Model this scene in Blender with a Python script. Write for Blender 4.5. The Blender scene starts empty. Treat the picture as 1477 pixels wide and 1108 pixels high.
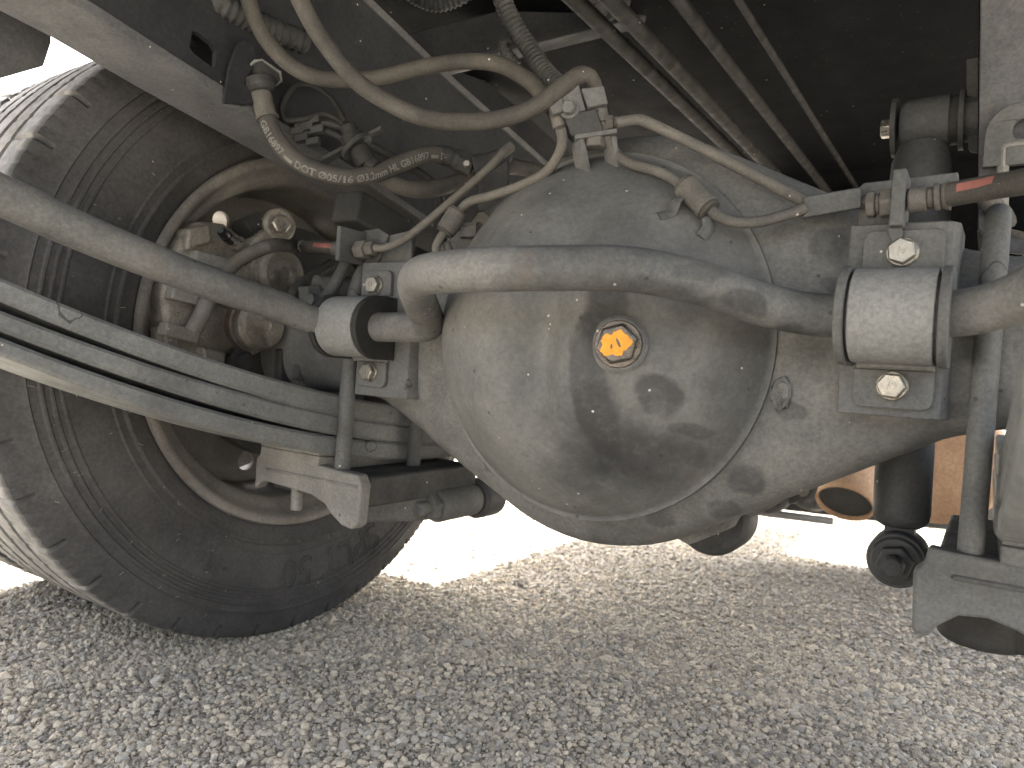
import bpy, math, random
import numpy as np
from mathutils import Vector, Matrix
from mathutils.geometry import tessellate_polygon

random.seed(7)
rng = np.random.default_rng(7)
sc = bpy.context.scene
COL = sc.collection
R = math.radians

# ------------------------------------------------------------------ camera
# X along the axle (to the right), Y towards the front of the truck, Z up.
CAM = np.array([.761, -.662, .370])
FPX = 1050.0


def cam_axes(yaw, pitch, roll):
    cy, sy = math.cos(yaw), math.sin(yaw)
    fw = np.array([-sy * math.cos(pitch), cy * math.cos(pitch), math.sin(pitch)])
    r = np.array([cy, sy, 0.0])
    u = np.cross(r, fw)
    c, s = math.cos(roll), math.sin(roll)
    return np.array([c * r + s * u, -s * r + c * u, fw])


AX = cam_axes(R(33.3), R(-1.2), R(3.8))
cd = bpy.data.cameras.new('camera')
cam = bpy.data.objects.new('camera', cd)
COL.objects.link(cam)
cd.sensor_width = 36
cd.lens = FPX / 1477 * 36
cd.clip_start = .01
cd.clip_end = 2000
cd.dof.use_dof = True
cd.dof.focus_distance = .62
cd.dof.aperture_fstop = 9
m = Matrix.Identity(4)
for i in range(3):
    m[i][0], m[i][1], m[i][2], m[i][3] = AX[0][i], AX[1][i], -AX[2][i], CAM[i]
cam.matrix_world = m
sc.camera = cam

# ------------------------------------------------------------------ light
SUN_EL, SUN_AZ = R(64), math.atan2(.66, -.75)      # towards the sun: front left of the truck
w = bpy.data.worlds.new('World')
sc.world = w
w.use_nodes = True
nt = w.node_tree
sky = nt.nodes.new('ShaderNodeTexSky')
sky.sky_type = 'NISHITA'
sky.sun_disc = False
sky.sun_elevation = SUN_EL
sky.sun_rotation = math.pi / 2 - SUN_AZ
sky.air_density = 1.0
sky.dust_density = 9.0
sky.ozone_density = 0.0
hz_ = nt.nodes.new('ShaderNodeHueSaturation')      # hazy, whitish daylight
hz_.inputs['Saturation'].default_value = .5
nt.links.new(sky.outputs[0], hz_.inputs['Color'])
nt.links.new(hz_.outputs[0], nt.nodes['Background'].inputs[0])
nt.nodes['Background'].inputs[1].default_value = .10
sd = bpy.data.lights.new('sun', 'SUN')
sun = bpy.data.objects.new('sun', sd)
COL.objects.link(sun)
sd.energy = 3.6
sd.angle = R(.53)
sd.color = (1, .98, .94)
sun.rotation_euler = Vector((math.cos(SUN_AZ) * math.cos(SUN_EL), math.sin(SUN_AZ) * math.cos(SUN_EL),
                             math.sin(SUN_EL))).to_track_quat('Z', 'Y').to_euler()
sc.view_settings.view_transform = 'Standard'
sc.view_settings.look = 'None'
sc.view_settings.gamma = 1
sc.view_settings.exposure = 3.45
sc.cycles.use_denoising = True
sc.cycles.max_bounces = 8
sc.cycles.diffuse_bounces = 5
sc.cycles.sample_clamp_indirect = 6


# ------------------------------------------------------------------ measuring helpers
def ray(px, py):
    return AX.T @ np.array([(px - 738.5) / FPX, -(py - 554) / FPX, 1.0])


def on(ax, val, px, py):
    d = ray(px, py)
    return CAM + d * ((val - CAM[ax]) / d[ax])


def onX(X, px, py): return on(0, X, px, py)
def onY(Y, px, py): return on(1, Y, px, py)
def onZ(Z, px, py): return on(2, Z, px, py)
def onD(d, px, py): return CAM + ray(px, py) * d


def nrm(v):
    v = np.array(v, float)
    return v / (np.linalg.norm(v) + 1e-12)


def spl(pts, k=8):
    """smooth curve (Catmull-Rom) through the points"""
    P = [np.array(p, float) for p in pts]
    P = [2 * P[0] - P[1]] + P + [2 * P[-1] - P[-2]]
    out = []
    for i in range(1, len(P) - 2):
        a, b, c, d = P[i - 1:i + 3]
        for j in range(k):
            t = j / k
            out.append(.5 * (2 * b + (c - a) * t + (2 * a - 5 * b + 4 * c - d) * t * t + (3 * b - a - 3 * c + d) * t ** 3))
    out.append(P[-2])
    return out


def frames(path):
    P = [np.array(p, float) for p in path]
    n = len(P)
    T = [nrm(P[min(i + 1, n - 1)] - P[max(i - 1, 0)]) for i in range(n)]
    ref = np.array([0, 0, 1.0]) if abs(T[0][2]) < .9 else np.array([1.0, 0, 0])
    U = nrm(np.cross(T[0], ref))
    fr = []
    for i in range(n):
        U = nrm(U - T[i] * np.dot(U, T[i]))
        fr.append((P[i], T[i], U, np.cross(T[i], U)))
    return fr


# ------------------------------------------------------------------ mesh builder
class MB:
    def __init__(s):
        s.v = []
        s.f = []

    def add(s, v, f):
        o = len(s.v)
        s.v += [tuple(float(c) for c in p) for p in v]
        s.f += [tuple(i + o for i in q) for q in f]
        return s

    def box(s, lo, hi, rot=None, about=None):
        a, b = np.minimum(lo, hi), np.maximum(lo, hi)
        v = np.array([[(a, b)[i][0], (a, b)[j][1], (a, b)[k][2]] for i in (0, 1) for j in (0, 1) for k in (0, 1)])
        if rot is not None:
            c = (a + b) / 2 if about is None else np.array(about)
            v = (v - c) @ np.array(rot).T + c
        return s.add(v, [(0, 1, 3, 2), (4, 6, 7, 5), (0, 4, 5, 1), (2, 3, 7, 6), (0, 2, 6, 4), (1, 5, 7, 3)])

    def obox(s, c, half, ux, uy, uz):
        """box with its own axes"""
        c = np.array(c, float)
        A = np.array([nrm(ux), nrm(uy), nrm(uz)])
        v = [c + (np.array([i, j, k]) * half) @ A for i in (-1, 1) for j in (-1, 1) for k in (-1, 1)]
        return s.add(v, [(0, 1, 3, 2), (4, 6, 7, 5), (0, 4, 5, 1), (2, 3, 7, 6), (0, 2, 6, 4), (1, 5, 7, 3)])

    def tube(s, path, r, n=16, caps=True, flat=1.0):
        fr = frames(path)
        rs = r if hasattr(r, '__len__') else [r] * len(fr)
        v = []
        for (p, t, u, w_), rr in zip(fr, rs):
            for k in range(n):
                a = 2 * math.pi * k / n
                v.append(p + (u * math.cos(a) + w_ * math.sin(a) * flat) * rr)
        f = []
        for i in range(len(fr) - 1):
            for k in range(n):
                k2 = (k + 1) % n
                f.append((i * n + k, i * n + k2, (i + 1) * n + k2, (i + 1) * n + k))
        if caps:
            f.append(tuple(reversed(range(n))))
            f.append(tuple((len(fr) - 1) * n + k for k in range(n)))
        return s.add(v, f)

    def lathe(s, prof, org, axis, n=48, squash=1.0, up=None):
        """prof: (radius, distance along the axis)"""
        t = nrm(axis)
        ref = np.array([0, 0, 1.0]) if abs(t[2]) < .9 else np.array([1.0, 0, 0])
        if up is not None: ref = np.array(up, float)
        u = nrm(np.cross(ref, t))
        w_ = np.cross(t, u)
        org = np.array(org, float)
        v, f = [], []
        for r, h in prof:
            for k in range(n):
                a = 2 * math.pi * k / n
                v.append(org + t * h + (u * math.cos(a) + w_ * math.sin(a) * squash) * max(r, 1e-5))
        for i in range(len(prof) - 1):
            for k in range(n):
                k2 = (k + 1) % n
                f.append((i * n + k, i * n + k2, (i + 1) * n + k2, (i + 1) * n + k))
        f.append(tuple(reversed(range(n))))
        f.append(tuple((len(prof) - 1) * n + k for k in range(n)))
        return s.add(v, f)

    def prism(s, poly, org, u, v, depth, holes=()):
        """flat outline (and holes) in the u, v plane, given thickness along u x v"""
        org, u, v = np.array(org, float), nrm(u), nrm(v)
        wv = np.cross(u, v)
        loops = [list(poly)] + [list(h) for h in holes]
        flat = [p for l in loops for p in l]
        n = len(flat)
        vs = [org + u * a + v * b for a, b in flat] + [org + u * a + v * b + wv * depth for a, b in flat]
        f = []
        if holes:
            tri = tessellate_polygon([[Vector((a, b, 0)) for a, b in l] for l in loops])
            for t in tri:
                f.append(tuple(t))
                f.append(tuple(i + n for i in reversed(t)))
        else:
            f += [tuple(reversed(range(n))), tuple(range(n, 2 * n))]
        o = 0
        for l in loops:
            k = len(l)
            for i in range(k):
                j = (i + 1) % k
                f.append((o + i, o + j, n + o + j, n + o + i))
            o += k
        return s.add(vs, f)

    def hexhead(s, org, axis, af, h, n=6, dome=.12, turn=0.0):
        """hexagon head standing on org"""
        t = nrm(axis)
        ref = np.array([0, 0, 1.0]) if abs(t[2]) < .9 else np.array([1.0, 0, 0])
        u = nrm(np.cross(ref, t))
        w_ = np.cross(t, u)
        u, w_ = u * math.cos(turn) + w_ * math.sin(turn), w_ * math.cos(turn) - u * math.sin(turn)
        rc = af / 2 / math.cos(math.pi / 6)
        v, f = [], []
        for rr, hh in ((rc, 0), (rc, h * (1 - dome)), (rc * .9, h), (rc * .001, h)):
            for k in range(6):
                a = math.pi / 3 * k
                v.append(np.array(org) + t * hh + (u * math.cos(a) + w_ * math.sin(a)) * rr)
        for i in range(3):
            for k in range(6):
                k2 = (k + 1) % 6
                f.append((i * 6 + k, i * 6 + k2, i * 6 + 6 + k2, i * 6 + 6 + k))
        f.append((5, 4, 3, 2, 1, 0))
        return s.add(v, f)

    def build(s, name, mat, parent=None, bevel=0, seg=2, smooth=35, **tags):
        v = np.array(s.v)
        base = wloc(parent) if parent is not None else np.array(
            [(v[:, 0].min() + v[:, 0].max()) / 2, (v[:, 1].min() + v[:, 1].max()) / 2, v[:, 2].min()])
        me = bpy.data.meshes.new(name)
        me.from_pydata([tuple(p) for p in (v - base)], [], s.f)
        import bmesh
        bm = bmesh.new()
        bm.from_mesh(me)
        bmesh.ops.recalc_face_normals(bm, faces=bm.faces)
        bm.to_mesh(me)
        bm.free()
        if smooth:
            me.shade_smooth()
            me.set_sharp_from_angle(angle=R(smooth))
        me.materials.append(mat)
        o = bpy.data.objects.new(name, me)
        COL.objects.link(o)
        if parent is not None:
            o.parent = parent
        else:
            o.location = base
        if bevel:
            b = o.modifiers.new('bevel', 'BEVEL')
            b.width = bevel
            b.segments = seg
            b.limit_method = 'ANGLE'
            b.angle_limit = R(40)
            b.harden_normals = False
        tag(o, **tags)
        return o


def wloc(o):
    p = np.zeros(3)
    while o is not None:
        p = p + np.array(o.location)
        o = o.parent
    return p


def tag(o, label=None, cat=None, group=None, kind=None):
    if label: o['label'] = label
    if cat: o['category'] = cat
    if group: o['group'] = group
    if kind: o['kind'] = kind
    return o


def thing(name, label, cat, loc, group=None):
    o = bpy.data.objects.new(name, None)
    o.empty_display_size = .05
    COL.objects.link(o)
    o.location = tuple(float(c) for c in loc)
    return tag(o, label, cat, group)


# ------------------------------------------------------------------ materials
class NT:
    def __init__(s, name):
        s.m = bpy.data.materials.new(name)
        s.m.use_nodes = True
        s.t = s.m.node_tree
        s.b = s.t.nodes['Principled BSDF']

    def n(s, typ, **kw):
        x = s.t.nodes.new('ShaderNode' + typ)
        for k, v in kw.items():
            setattr(x, k, v)
        return x

    def set(s, sock, v):
        if isinstance(v, bpy.types.NodeSocket):
            s.t.links.new(v, sock)
        elif isinstance(v, tuple) and len(v) == 3 and sock.type == 'RGBA':
            sock.default_value = (*v, 1)
        else:
            sock.default_value = v

    def coord(s):
        return s.n('TexCoord').outputs['Object']

    def noise(s, co, scale, detail=4, rough=.6, dist=0.0):
        x = s.n('TexNoise')
        s.set(x.inputs['Vector'], co)
        x.inputs['Scale'].default_value = scale
        x.inputs['Detail'].default_value = detail
        x.inputs['Roughness'].default_value = rough
        x.inputs['Distortion'].default_value = dist
        return x.outputs['Fac']

    def voro(s, co, scale, feature='F1', rnd=1.0):
        x = s.n('TexVoronoi', feature=feature)
        s.set(x.inputs['Vector'], co)
        x.inputs['Scale'].default_value = scale
        x.inputs['Randomness'].default_value = rnd
        return x

    def ramp(s, fac, a, b, lo=0.0, hi=1.0):
        """smooth 0..1 map"""
        x = s.n('MapRange', interpolation_type='SMOOTHSTEP')
        s.set(x.inputs[0], fac)
        x.inputs[1].default_value = a
        x.inputs[2].default_value = b
        x.inputs[3].default_value = lo
        x.inputs[4].default_value = hi
        return x.outputs[0]

    def math(s, op, a, b=0.0):
        x = s.n('Math', operation=op)
        s.set(x.inputs[0], a)
        s.set(x.inputs[1], b)
        return x.outputs[0]

    def mix(s, fac, a, b, mode='MIX'):
        x = s.n('Mix', data_type='RGBA', blend_type=mode)
        s.set(x.inputs[0], fac)
        s.set(x.inputs[6], a)
        s.set(x.inputs[7], b)
        return x.outputs[2]

    def warp(s, co, scale, amt):
        x = s.n('TexNoise')
        s.set(x.inputs['Vector'], co)
        x.inputs['Scale'].default_value = scale
        y = s.n('VectorMath', operation='SUBTRACT')
        s.t.links.new(x.outputs['Color'], y.inputs[0])
        y.inputs[1].default_value = (.5, .5, .5)
        z = s.n('VectorMath', operation='MULTIPLY_ADD')
        s.t.links.new(y.outputs[0], z.inputs[0])
        z.inputs[1].default_value = (amt, amt, amt)
        s.set(z.inputs[2], co)
        return z.outputs[0]

    def bump(s, h, strength, dist, prev=None):
        x = s.n('Bump')
        x.inputs['Strength'].default_value = strength
        x.inputs['Distance'].default_value = dist
        s.set(x.inputs['Height'], h)
        if prev is not None: s.set(x.inputs['Normal'], prev)
        return x.outputs[0]

    def out(s, col, rough, normal=None, metal=0.0, spec=.4):
        s.set(s.b.inputs['Base Color'], col)
        s.set(s.b.inputs['Roughness'], rough)
        s.b.inputs['Metallic'].default_value = metal
        s.b.inputs['Specular IOR Level'].default_value = spec
        if normal is not None: s.set(s.b.inputs['Normal'], normal)
        return s.m


def grime(name, c1, c2, dirt=(.05, .047, .042), dirt_amt=.35, rust=0.0, rings=0.0, flecks=.5, scale=14,
          rough=(.55, .85), bump=.25, spec=.35, stain_at=None, rustc=(.16, .085, .045), fine=900, grain=.5):
    """road-dirty painted metal or rubber: dust film, dark patches, dried drip rings, specks"""
    t = NT(name)
    co = t.coord()
    col = t.mix(t.ramp(t.noise(co, scale, 6, .62), .34, .68), c1, c2)
    gr = t.noise(co, scale * 22, 5, .75)
    col = t.mix(grain, col, t.mix(t.ramp(gr, .3, .72), (.30, .30, .30), (.74, .73, .71)), 'OVERLAY')
    d = t.ramp(t.noise(t.warp(co, 30, .02), scale * .7, 8, .7), .53, .72)
    col = t.mix(t.math('MULTIPLY', d, dirt_amt), col, dirt)
    if rust:
        rr = t.ramp(t.noise(co, scale * 1.7, 8, .72), .56, .7)
        col = t.mix(t.math('MULTIPLY', rr, rust), col, rustc)
    if stain_at:
        for (c, rad, amt) in stain_at:
            g = t.n('VectorMath', operation='DISTANCE')
            sc_ = t.n('VectorMath', operation='MULTIPLY')
            t.set(sc_.inputs[0], t.warp(co, 40, .016))
            sc_.inputs[1].default_value = tuple(1 / q for q in rad)
            t.t.links.new(sc_.outputs[0], g.inputs[0])
            g.inputs[1].default_value = tuple(a / q for a, q in zip(c, rad))
            k = t.math('MULTIPLY', t.ramp(g.outputs['Value'], 1.15, .75 if rad[0] < .0165 else .3), amt)
            k = t.math('MULTIPLY', k, t.ramp(t.noise(co, 60, 6, .7), .25, .55, .45, 1.0))
            col = t.mix(k, col, (.022, .022, .023))
    if rings:
        wc = t.warp(t.warp(co, 75, .012), 25, .02)
        vo = t.voro(wc, 26)
        ring = t.math('LESS_THAN', t.math('ABSOLUTE', t.math('SUBTRACT', vo.outputs['Distance'], .26)), .020)
        pick = t.n('SeparateColor')
        t.t.links.new(vo.outputs['Color'], pick.inputs[0])
        ring = t.math('MULTIPLY', ring, t.math('LESS_THAN', pick.outputs[0], rings))
        col = t.mix(t.math('MULTIPLY', ring, .75), col, (.035, .034, .032))
    if flecks:
        vf = t.voro(co, 130)
        pk = t.n('SeparateColor')
        t.t.links.new(vf.outputs['Color'], pk.inputs[0])
        fl = t.math('MULTIPLY', t.math('LESS_THAN', vf.outputs['Distance'], .13),
                    t.math('LESS_THAN', pk.outputs[1], .05 * flecks))
        col = t.mix(t.math('MULTIPLY', fl, .8), col, (.62, .6, .56))
        vd = t.voro(co, 90)
        pk2 = t.n('SeparateColor')
        t.t.links.new(vd.outputs['Color'], pk2.inputs[0])
        fd = t.math('MULTIPLY', t.math('LESS_THAN', vd.outputs['Distance'], .16),
                    t.math('LESS_THAN', pk2.outputs[2], .07))
        col = t.mix(t.math('MULTIPLY', fd, .6), col, (.03, .029, .027))
    nb = t.bump(t.noise(co, fine, 3, .6), bump, .0006)
    nb = t.bump(t.noise(co, 140, 5, .65), bump * .9, .0016, nb)
    ro = t.ramp(t.noise(co, scale * 2.3, 5), .3, .7, rough[0], rough[1])
    return t.out(col, ro, nb, 0, spec)


M = {}
M['axle'] = grime('dusty_axle_paint', (.168, .166, .156), (.112, .113, .110), dirt_amt=.65, rust=.25, rings=.10, flecks=1.0,
                  rustc=(.15, .115, .085), scale=13)
M['plate'] = grime('dusty_bracket_steel', (.128, .129, .125), (.086, .087, .086), dirt_amt=.35, rust=.15, rings=.06,
                   rustc=(.14, .105, .08))
M['bar'] = grime('dusty_bar_paint', (.168, .165, .155), (.105, .106, .104), dirt_amt=.6, rust=.2, rings=.08, flecks=1.2,
                 rustc=(.15, .115, .085))
M['zinc'] = grime('grey_clamp_steel', (.235, .235, .228), (.18, .18, .174), dirt_amt=.3, rust=.3, rings=.05,
                  rough=(.42, .7), rustc=(.17, .13, .09))
M['spring'] = grime('dusty_spring_steel', (.20, .205, .20), (.14, .145, .145), dirt_amt=.35, rust=.25, rings=.1,
                    rustc=(.15, .105, .075))
M['cast'] = grime('pale_cast_iron', (.26, .25, .228), (.18, .174, .162), dirt_amt=.45, rust=.3, rings=.55,
                  rustc=(.17, .12, .08))
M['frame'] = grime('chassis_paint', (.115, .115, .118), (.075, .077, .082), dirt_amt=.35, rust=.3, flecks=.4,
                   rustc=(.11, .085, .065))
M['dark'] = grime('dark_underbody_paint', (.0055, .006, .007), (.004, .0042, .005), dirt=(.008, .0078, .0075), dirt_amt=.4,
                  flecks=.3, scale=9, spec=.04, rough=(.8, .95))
M['darkmetal'] = grime('dark_dusty_metal', (.056, .056, .055), (.032, .033, .034), dirt=(.075, .07, .062), dirt_amt=.5,
                       flecks=.5, scale=12)
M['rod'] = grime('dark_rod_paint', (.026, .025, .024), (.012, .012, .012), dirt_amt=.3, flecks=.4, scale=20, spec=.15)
M['web'] = grime('shaded_rail_paint', (.032, .034, .037), (.020, .021, .024), dirt=(.05, .047, .043), dirt_amt=.4, flecks=.5, scale=9, spec=.2)  # chassis paint darkened in colour for the shaded rail web and beams
M['shock'] = grime('black_shock_paint', (.062, .063, .065), (.042, .044, .046), dirt=(.085, .08, .072), dirt_amt=.4,
                   flecks=.8, rough=(.5, .75))
M['rubber'] = grime('dusty_hose_rubber', (.088, .081, .071), (.055, .052, .047), dirt=(.035, .033, .03), dirt_amt=.3,
                    flecks=.7, scale=26, spec=.25)
M['blackrubber'] = grime('black_bush_rubber', (.035, .034, .032), (.022, .022, .022), dirt=(.07, .065, .058),
                         dirt_amt=.5, flecks=.6, spec=.3)
M['pipe'] = grime('dusty_brake_pipe', (.14, .13, .115), (.095, .09, .082), dirt_amt=.3, flecks=.6, scale=24)
M['caliper'] = grime('caliper_casting', (.25, .23, .195), (.10, .093, .08), dirt=(.035, .03, .026), dirt_amt=.9,
                     rust=.8, rustc=(.12, .075, .045), scale=22, bump=.9, fine=500, rough=(.3, .65), spec=.7, grain=.8)
M['rim'] = grime('rim_paint', (.21, .20, .18), (.14, .13, .12), dirt=(.06, .055, .05), dirt_amt=.5, rust=.35,
                 rustc=(.13, .08, .05), rough=(.45, .75))
M['rust'] = grime('rusty_exhaust', (.50, .33, .21), (.38, .24, .145), dirt=(.2, .115, .07), dirt_amt=.5,
                  flecks=0, rust=.4, rustc=(.40, .27, .17), scale=10)
M['bolt'] = grime('zinc_bolt', (.36, .34, .30), (.27, .25, .22), dirt=(.06, .055, .05), dirt_amt=.6, rust=.2,
                  rough=(.22, .5), spec=.8, scale=60)
M['bolt'].node_tree.nodes['Principled BSDF'].inputs['Metallic'].default_value = .7
M['oilybolt'] = grime('oily_plug_steel', (.10, .085, .07), (.06, .05, .042), dirt=(.03, .026, .022), dirt_amt=.5,
                      rough=(.12, .3), spec=.9, scale=70, flecks=0)
M['oilybolt'].node_tree.nodes['Principled BSDF'].inputs['Metallic'].default_value = .6


def flat(name, c, rough=.7, spec=.3, scale=60):
    t = NT(name)
    co = t.coord()
    col = t.mix(t.ramp(t.noise(co, scale, 5, .7), .3, .7), c, tuple(q * .7 for q in c))
    return t.out(col, rough, t.bump(t.noise(co, 700, 3), .2, .0005), 0, spec)


M['orange'] = flat('orange_paint_mark', (.85, .36, .035), .55)
M['red'] = flat('faded_red_print', (.34, .135, .115), .8)
M['white'] = flat('white_print', (.36, .355, .33), .7, scale=240)
M['hair'] = flat('rubber_vent_spew', (.30, .27, .22), .8)
M['cap'] = flat('black_bleeder_cap', (.012, .012, .013), .35, .5)


def tyre_mat():
    t = NT('dusty_tyre_rubber')
    co = t.coord()
    col = t.mix(t.ramp(t.noise(co, 9, 6, .65), .35, .68), (.074, .072, .071), (.048, .047, .047))
    col = t.mix(.5, col, t.mix(t.ramp(t.noise(co, 240, 4, .7), .3, .7), (.32, .32, .32), (.72, .71, .69)), 'OVERLAY')
    d = t.ramp(t.noise(t.warp(co, 12, .05), 7, 8, .72), .55, .72)
    col = t.mix(t.math('MULTIPLY', d, .45), col, (.115, .107, .097))
    vf = t.voro(co, 110)
    pk = t.n('SeparateColor')
    t.t.links.new(vf.outputs['Color'], pk.inputs[0])
    fl = t.math('MULTIPLY', t.math('LESS_THAN', vf.outputs['Distance'], .14), t.math('LESS_THAN', pk.outputs[1], .03))
    col = t.mix(t.math('MULTIPLY', fl, .7), col, (.4, .37, .32))
    # ground-worn running surface, made paler beyond the shoulder radius for its sunlit look too
    sx = t.n('SeparateXYZ')
    t.set(sx.inputs[0], co)
    rr = t.math('SQRT', t.math('ADD', t.math('POWER', sx.outputs[1], 2.0),
                               t.math('POWER', t.math('SUBTRACT', sx.outputs[2], .385), 2.0)))
    worn_sunlit = t.math('MULTIPLY', t.ramp(rr, .3795, .3825), t.ramp(sx.outputs[0], -.006, -.016))
    col = t.mix(t.math('MULTIPLY', worn_sunlit, .85), col,
                t.mix(t.ramp(t.noise(co, 55, 8, .75), .35, .65), (.29, .28, .265), (.15, .146, .14)))
    nb = t.bump(t.noise(co, 700, 3), .3, .0006)
    nb = t.bump(t.noise(co, 90, 6, .7), .25, .0015, nb)
    return t.out(col, t.ramp(t.noise(co, 20, 4), .3, .7, .62, .9), nb, 0, .3)


M['tyre'] = tyre_mat()


def ground_mat():
    t = NT('coarse_asphalt')
    co = t.coord()
    vo = t.voro(t.warp(co, 160, .004), 130)
    ve = t.voro(co, 300)
    sp = t.n('SeparateColor')
    t.t.links.new(vo.outputs['Color'], sp.inputs[0])
    col = t.mix(sp.outputs[0], (.28, .256, .21), (.44, .405, .34))
    col = t.mix(t.ramp(vo.outputs['Distance'], .35, .75), col, (.20, .18, .15))
    s2 = t.n('SeparateColor')
    t.t.links.new(ve.outputs['Color'], s2.inputs[0])
    col = t.mix(t.math('MULTIPLY', s2.outputs[1], .35), col, (.34, .31, .26))
    col = t.mix(t.ramp(t.noise(co, 1.7, 6, .6), .35, .7, 0, .5), col, (.26, .245, .215))
    col = t.mix(t.ramp(t.noise(co, 6, 5, .6), .5, .75, 0, .45), col, (.37, .345, .29))
    nb = t.bump(t.math('SUBTRACT', 1.0, vo.outputs['Distance']), .9, .005)
    nb = t.bump(t.noise(co, 420, 4, .7), .5, .002, nb)
    return t.out(col, .88, nb, 0, .25)


def stone_mat():
    t = NT('road_stone')
    at = t.n('Attribute', attribute_name='tint')
    co = t.coord()
    col = t.mix(t.ramp(t.noise(co, 300, 5, .7), .3, .7), (.42, .40, .36), (.58, .55, .50))
    col = t.mix(.75, col, at.outputs['Color'], 'MULTIPLY')
    return t.out(col, .85, t.bump(t.noise(co, 900, 3, .6), .5, .0008), 0, .3)


M['ground'] = ground_mat()
M['stone'] = stone_mat()

# ------------------------------------------------------------------ ground
g = MB()
g.add([(-300, -300, 0), (300, -300, 0), (300, 300, 0), (-300, 300, 0)], [(0, 1, 2, 3)])
go = g.build('ground', M['ground'], smooth=0, kind='structure')


def blobs(n, r0, r1, pw, iv, fi, sc_):
    """n stones on a fan of ground from r0 to r1 away; returns points, faces and tints"""
    m_ = len(iv)
    rr = r0 + (r1 - r0) * rng.random(n) ** pw
    az = R(33) + (rng.random(n) - .5) * R(92)
    x = CAM[0] - np.sin(az) * rr
    y = CAM[1] + np.cos(az) * rr
    size = (.0010 + .0034 * rng.random(n) ** 2.9) * sc_
    size[rng.random(n) < .01] *= 1.6
    sv = iv[None] * (1 + .5 * (rng.random((n, m_, 1)) - .5))
    sv = sv * np.stack([.8 + .6 * rng.random(n), .8 + .6 * rng.random(n), .5 + .45 * rng.random(n)], 1)[:, None]
    a = rng.random(n) * 6.283
    b = (rng.random(n) - .5) * 1.0
    c, s = np.cos(a), np.sin(a)
    cb, sb = np.cos(b), np.sin(b)
    X, Y, Z = sv[..., 0], sv[..., 1], sv[..., 2]
    Y, Z = Y * cb[:, None] - Z * sb[:, None], Y * sb[:, None] + Z * cb[:, None]
    X, Y = X * c[:, None] - Y * s[:, None], X * s[:, None] + Y * c[:, None]
    P = np.stack([X, Y, Z], -1) * size[:, None, None]
    P[..., 0] += x[:, None]
    P[..., 1] += y[:, None]
    P[..., 2] += (size * (.0 + .55 * rng.random(n)))[:, None]
    faces = (fi[None] + (np.arange(n) * m_)[:, None, None]).reshape(-1, 3)
    base = np.array([1.0, .91, .76])
    # broad lighter and darker patches of the road
    patch = .5 + .25 * np.sin(5.1 * x + 1.3 * np.sin(7 * y)) + .25 * np.sin(6.3 * y + 1.7 * np.sin(4 * x + 1))
    val = ((.42 + 1.0 * rng.random(n)) * (.78 + .30 * patch))[:, None]
    warm = rng.random(n)[:, None]
    tint = val * (base * (1 - .5 * warm) + np.array([1.08, .92, .70]) * .5 * warm)
    grey = rng.random(n) < .28
    tint[grey] = tint[grey].mean(1, keepdims=True) * np.array([.86, .83, .77])
    return P.reshape(-1, 3), faces, np.repeat(tint, m_, 0)


def gravel():
    t = (1 + 5 ** .5) / 2
    iv = np.array([(-1, t, 0), (1, t, 0), (-1, -t, 0), (1, -t, 0), (0, -1, t), (0, 1, t), (0, -1, -t), (0, 1, -t),
                   (t, 0, -1), (t, 0, 1), (-t, 0, -1), (-t, 0, 1)]) / math.hypot(1, t)
    fi = np.array([(0, 11, 5), (0, 5, 1), (0, 1, 7), (0, 7, 10), (0, 10, 11), (1, 5, 9), (5, 11, 4), (11, 10, 2), (10, 7, 6),
                   (7, 1, 8), (3, 9, 4), (3, 4, 2), (3, 2, 6), (3, 6, 8), (3, 8, 9), (4, 9, 5), (2, 4, 11), (6, 2, 10),
                   (8, 6, 7), (9, 8, 1)])
    ov = np.array([(1, 0, 0), (0, 1, 0), (-1, 0, 0), (0, -1, 0), (0, 0, 1), (0, 0, -1.0)])
    of = np.array([(0, 1, 4), (1, 2, 4), (2, 3, 4), (3, 0, 4), (1, 0, 5), (2, 1, 5), (3, 2, 5), (0, 3, 5)])
    P, F, T = [], [], []
    o = 0
    for args in ((72000, .52, 1.15, .85, iv, fi, 1.0), (120000, .9, 2.6, 1.5, ov, of, 1.25)):
        p, f, tt = blobs(*args)
        P.append(p); F.append(f + o); T.append(tt)
        o += len(p)
    P, faces, T = np.concatenate(P), np.concatenate(F), np.concatenate(T)
    me = bpy.data.meshes.new('gravel')
    me.vertices.add(len(P))
    me.vertices.foreach_set('co', P.reshape(-1).astype(np.float32))
    nf = len(faces)
    me.loops.add(nf * 3)
    me.loops.foreach_set('vertex_index', faces.reshape(-1).astype(np.int32))
    me.polygons.add(nf)
    me.polygons.foreach_set('loop_start', (np.arange(nf) * 3).astype(np.int32))
    me.update(calc_edges=True)
    me.shade_flat()
    ca = me.color_attributes.new('tint', 'FLOAT_COLOR', 'POINT')
    cc = np.ones((len(P), 4), np.float32)
    cc[:, :3] = T
    ca.data.foreach_set('color', cc.reshape(-1))
    me.materials.append(M['stone'])
    o = bpy.data.objects.new('gravel', me)
    COL.objects.link(o)
    tag(o, 'loose grey and tan stone chips bedded in the asphalt', None, None, 'stuff')


gravel()

# ------------------------------------------------------------------ truck bed, frame
FLOOR = .86
fl = thing('cargo_floor', 'dark underside of the cargo floor high above the axle', 'truck floor', (.45, .2, FLOOR))
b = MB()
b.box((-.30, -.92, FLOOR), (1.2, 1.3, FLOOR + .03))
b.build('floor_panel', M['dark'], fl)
def zrail(y):
    return float(np.interp(y, [-1.1, -.75, -.371, -.286, -.198, -.099, .082, .35, .8, 1.5],
                           [.70, .675, .628, .611, .596, .578, .540, .495, .47, .47]))


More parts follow.
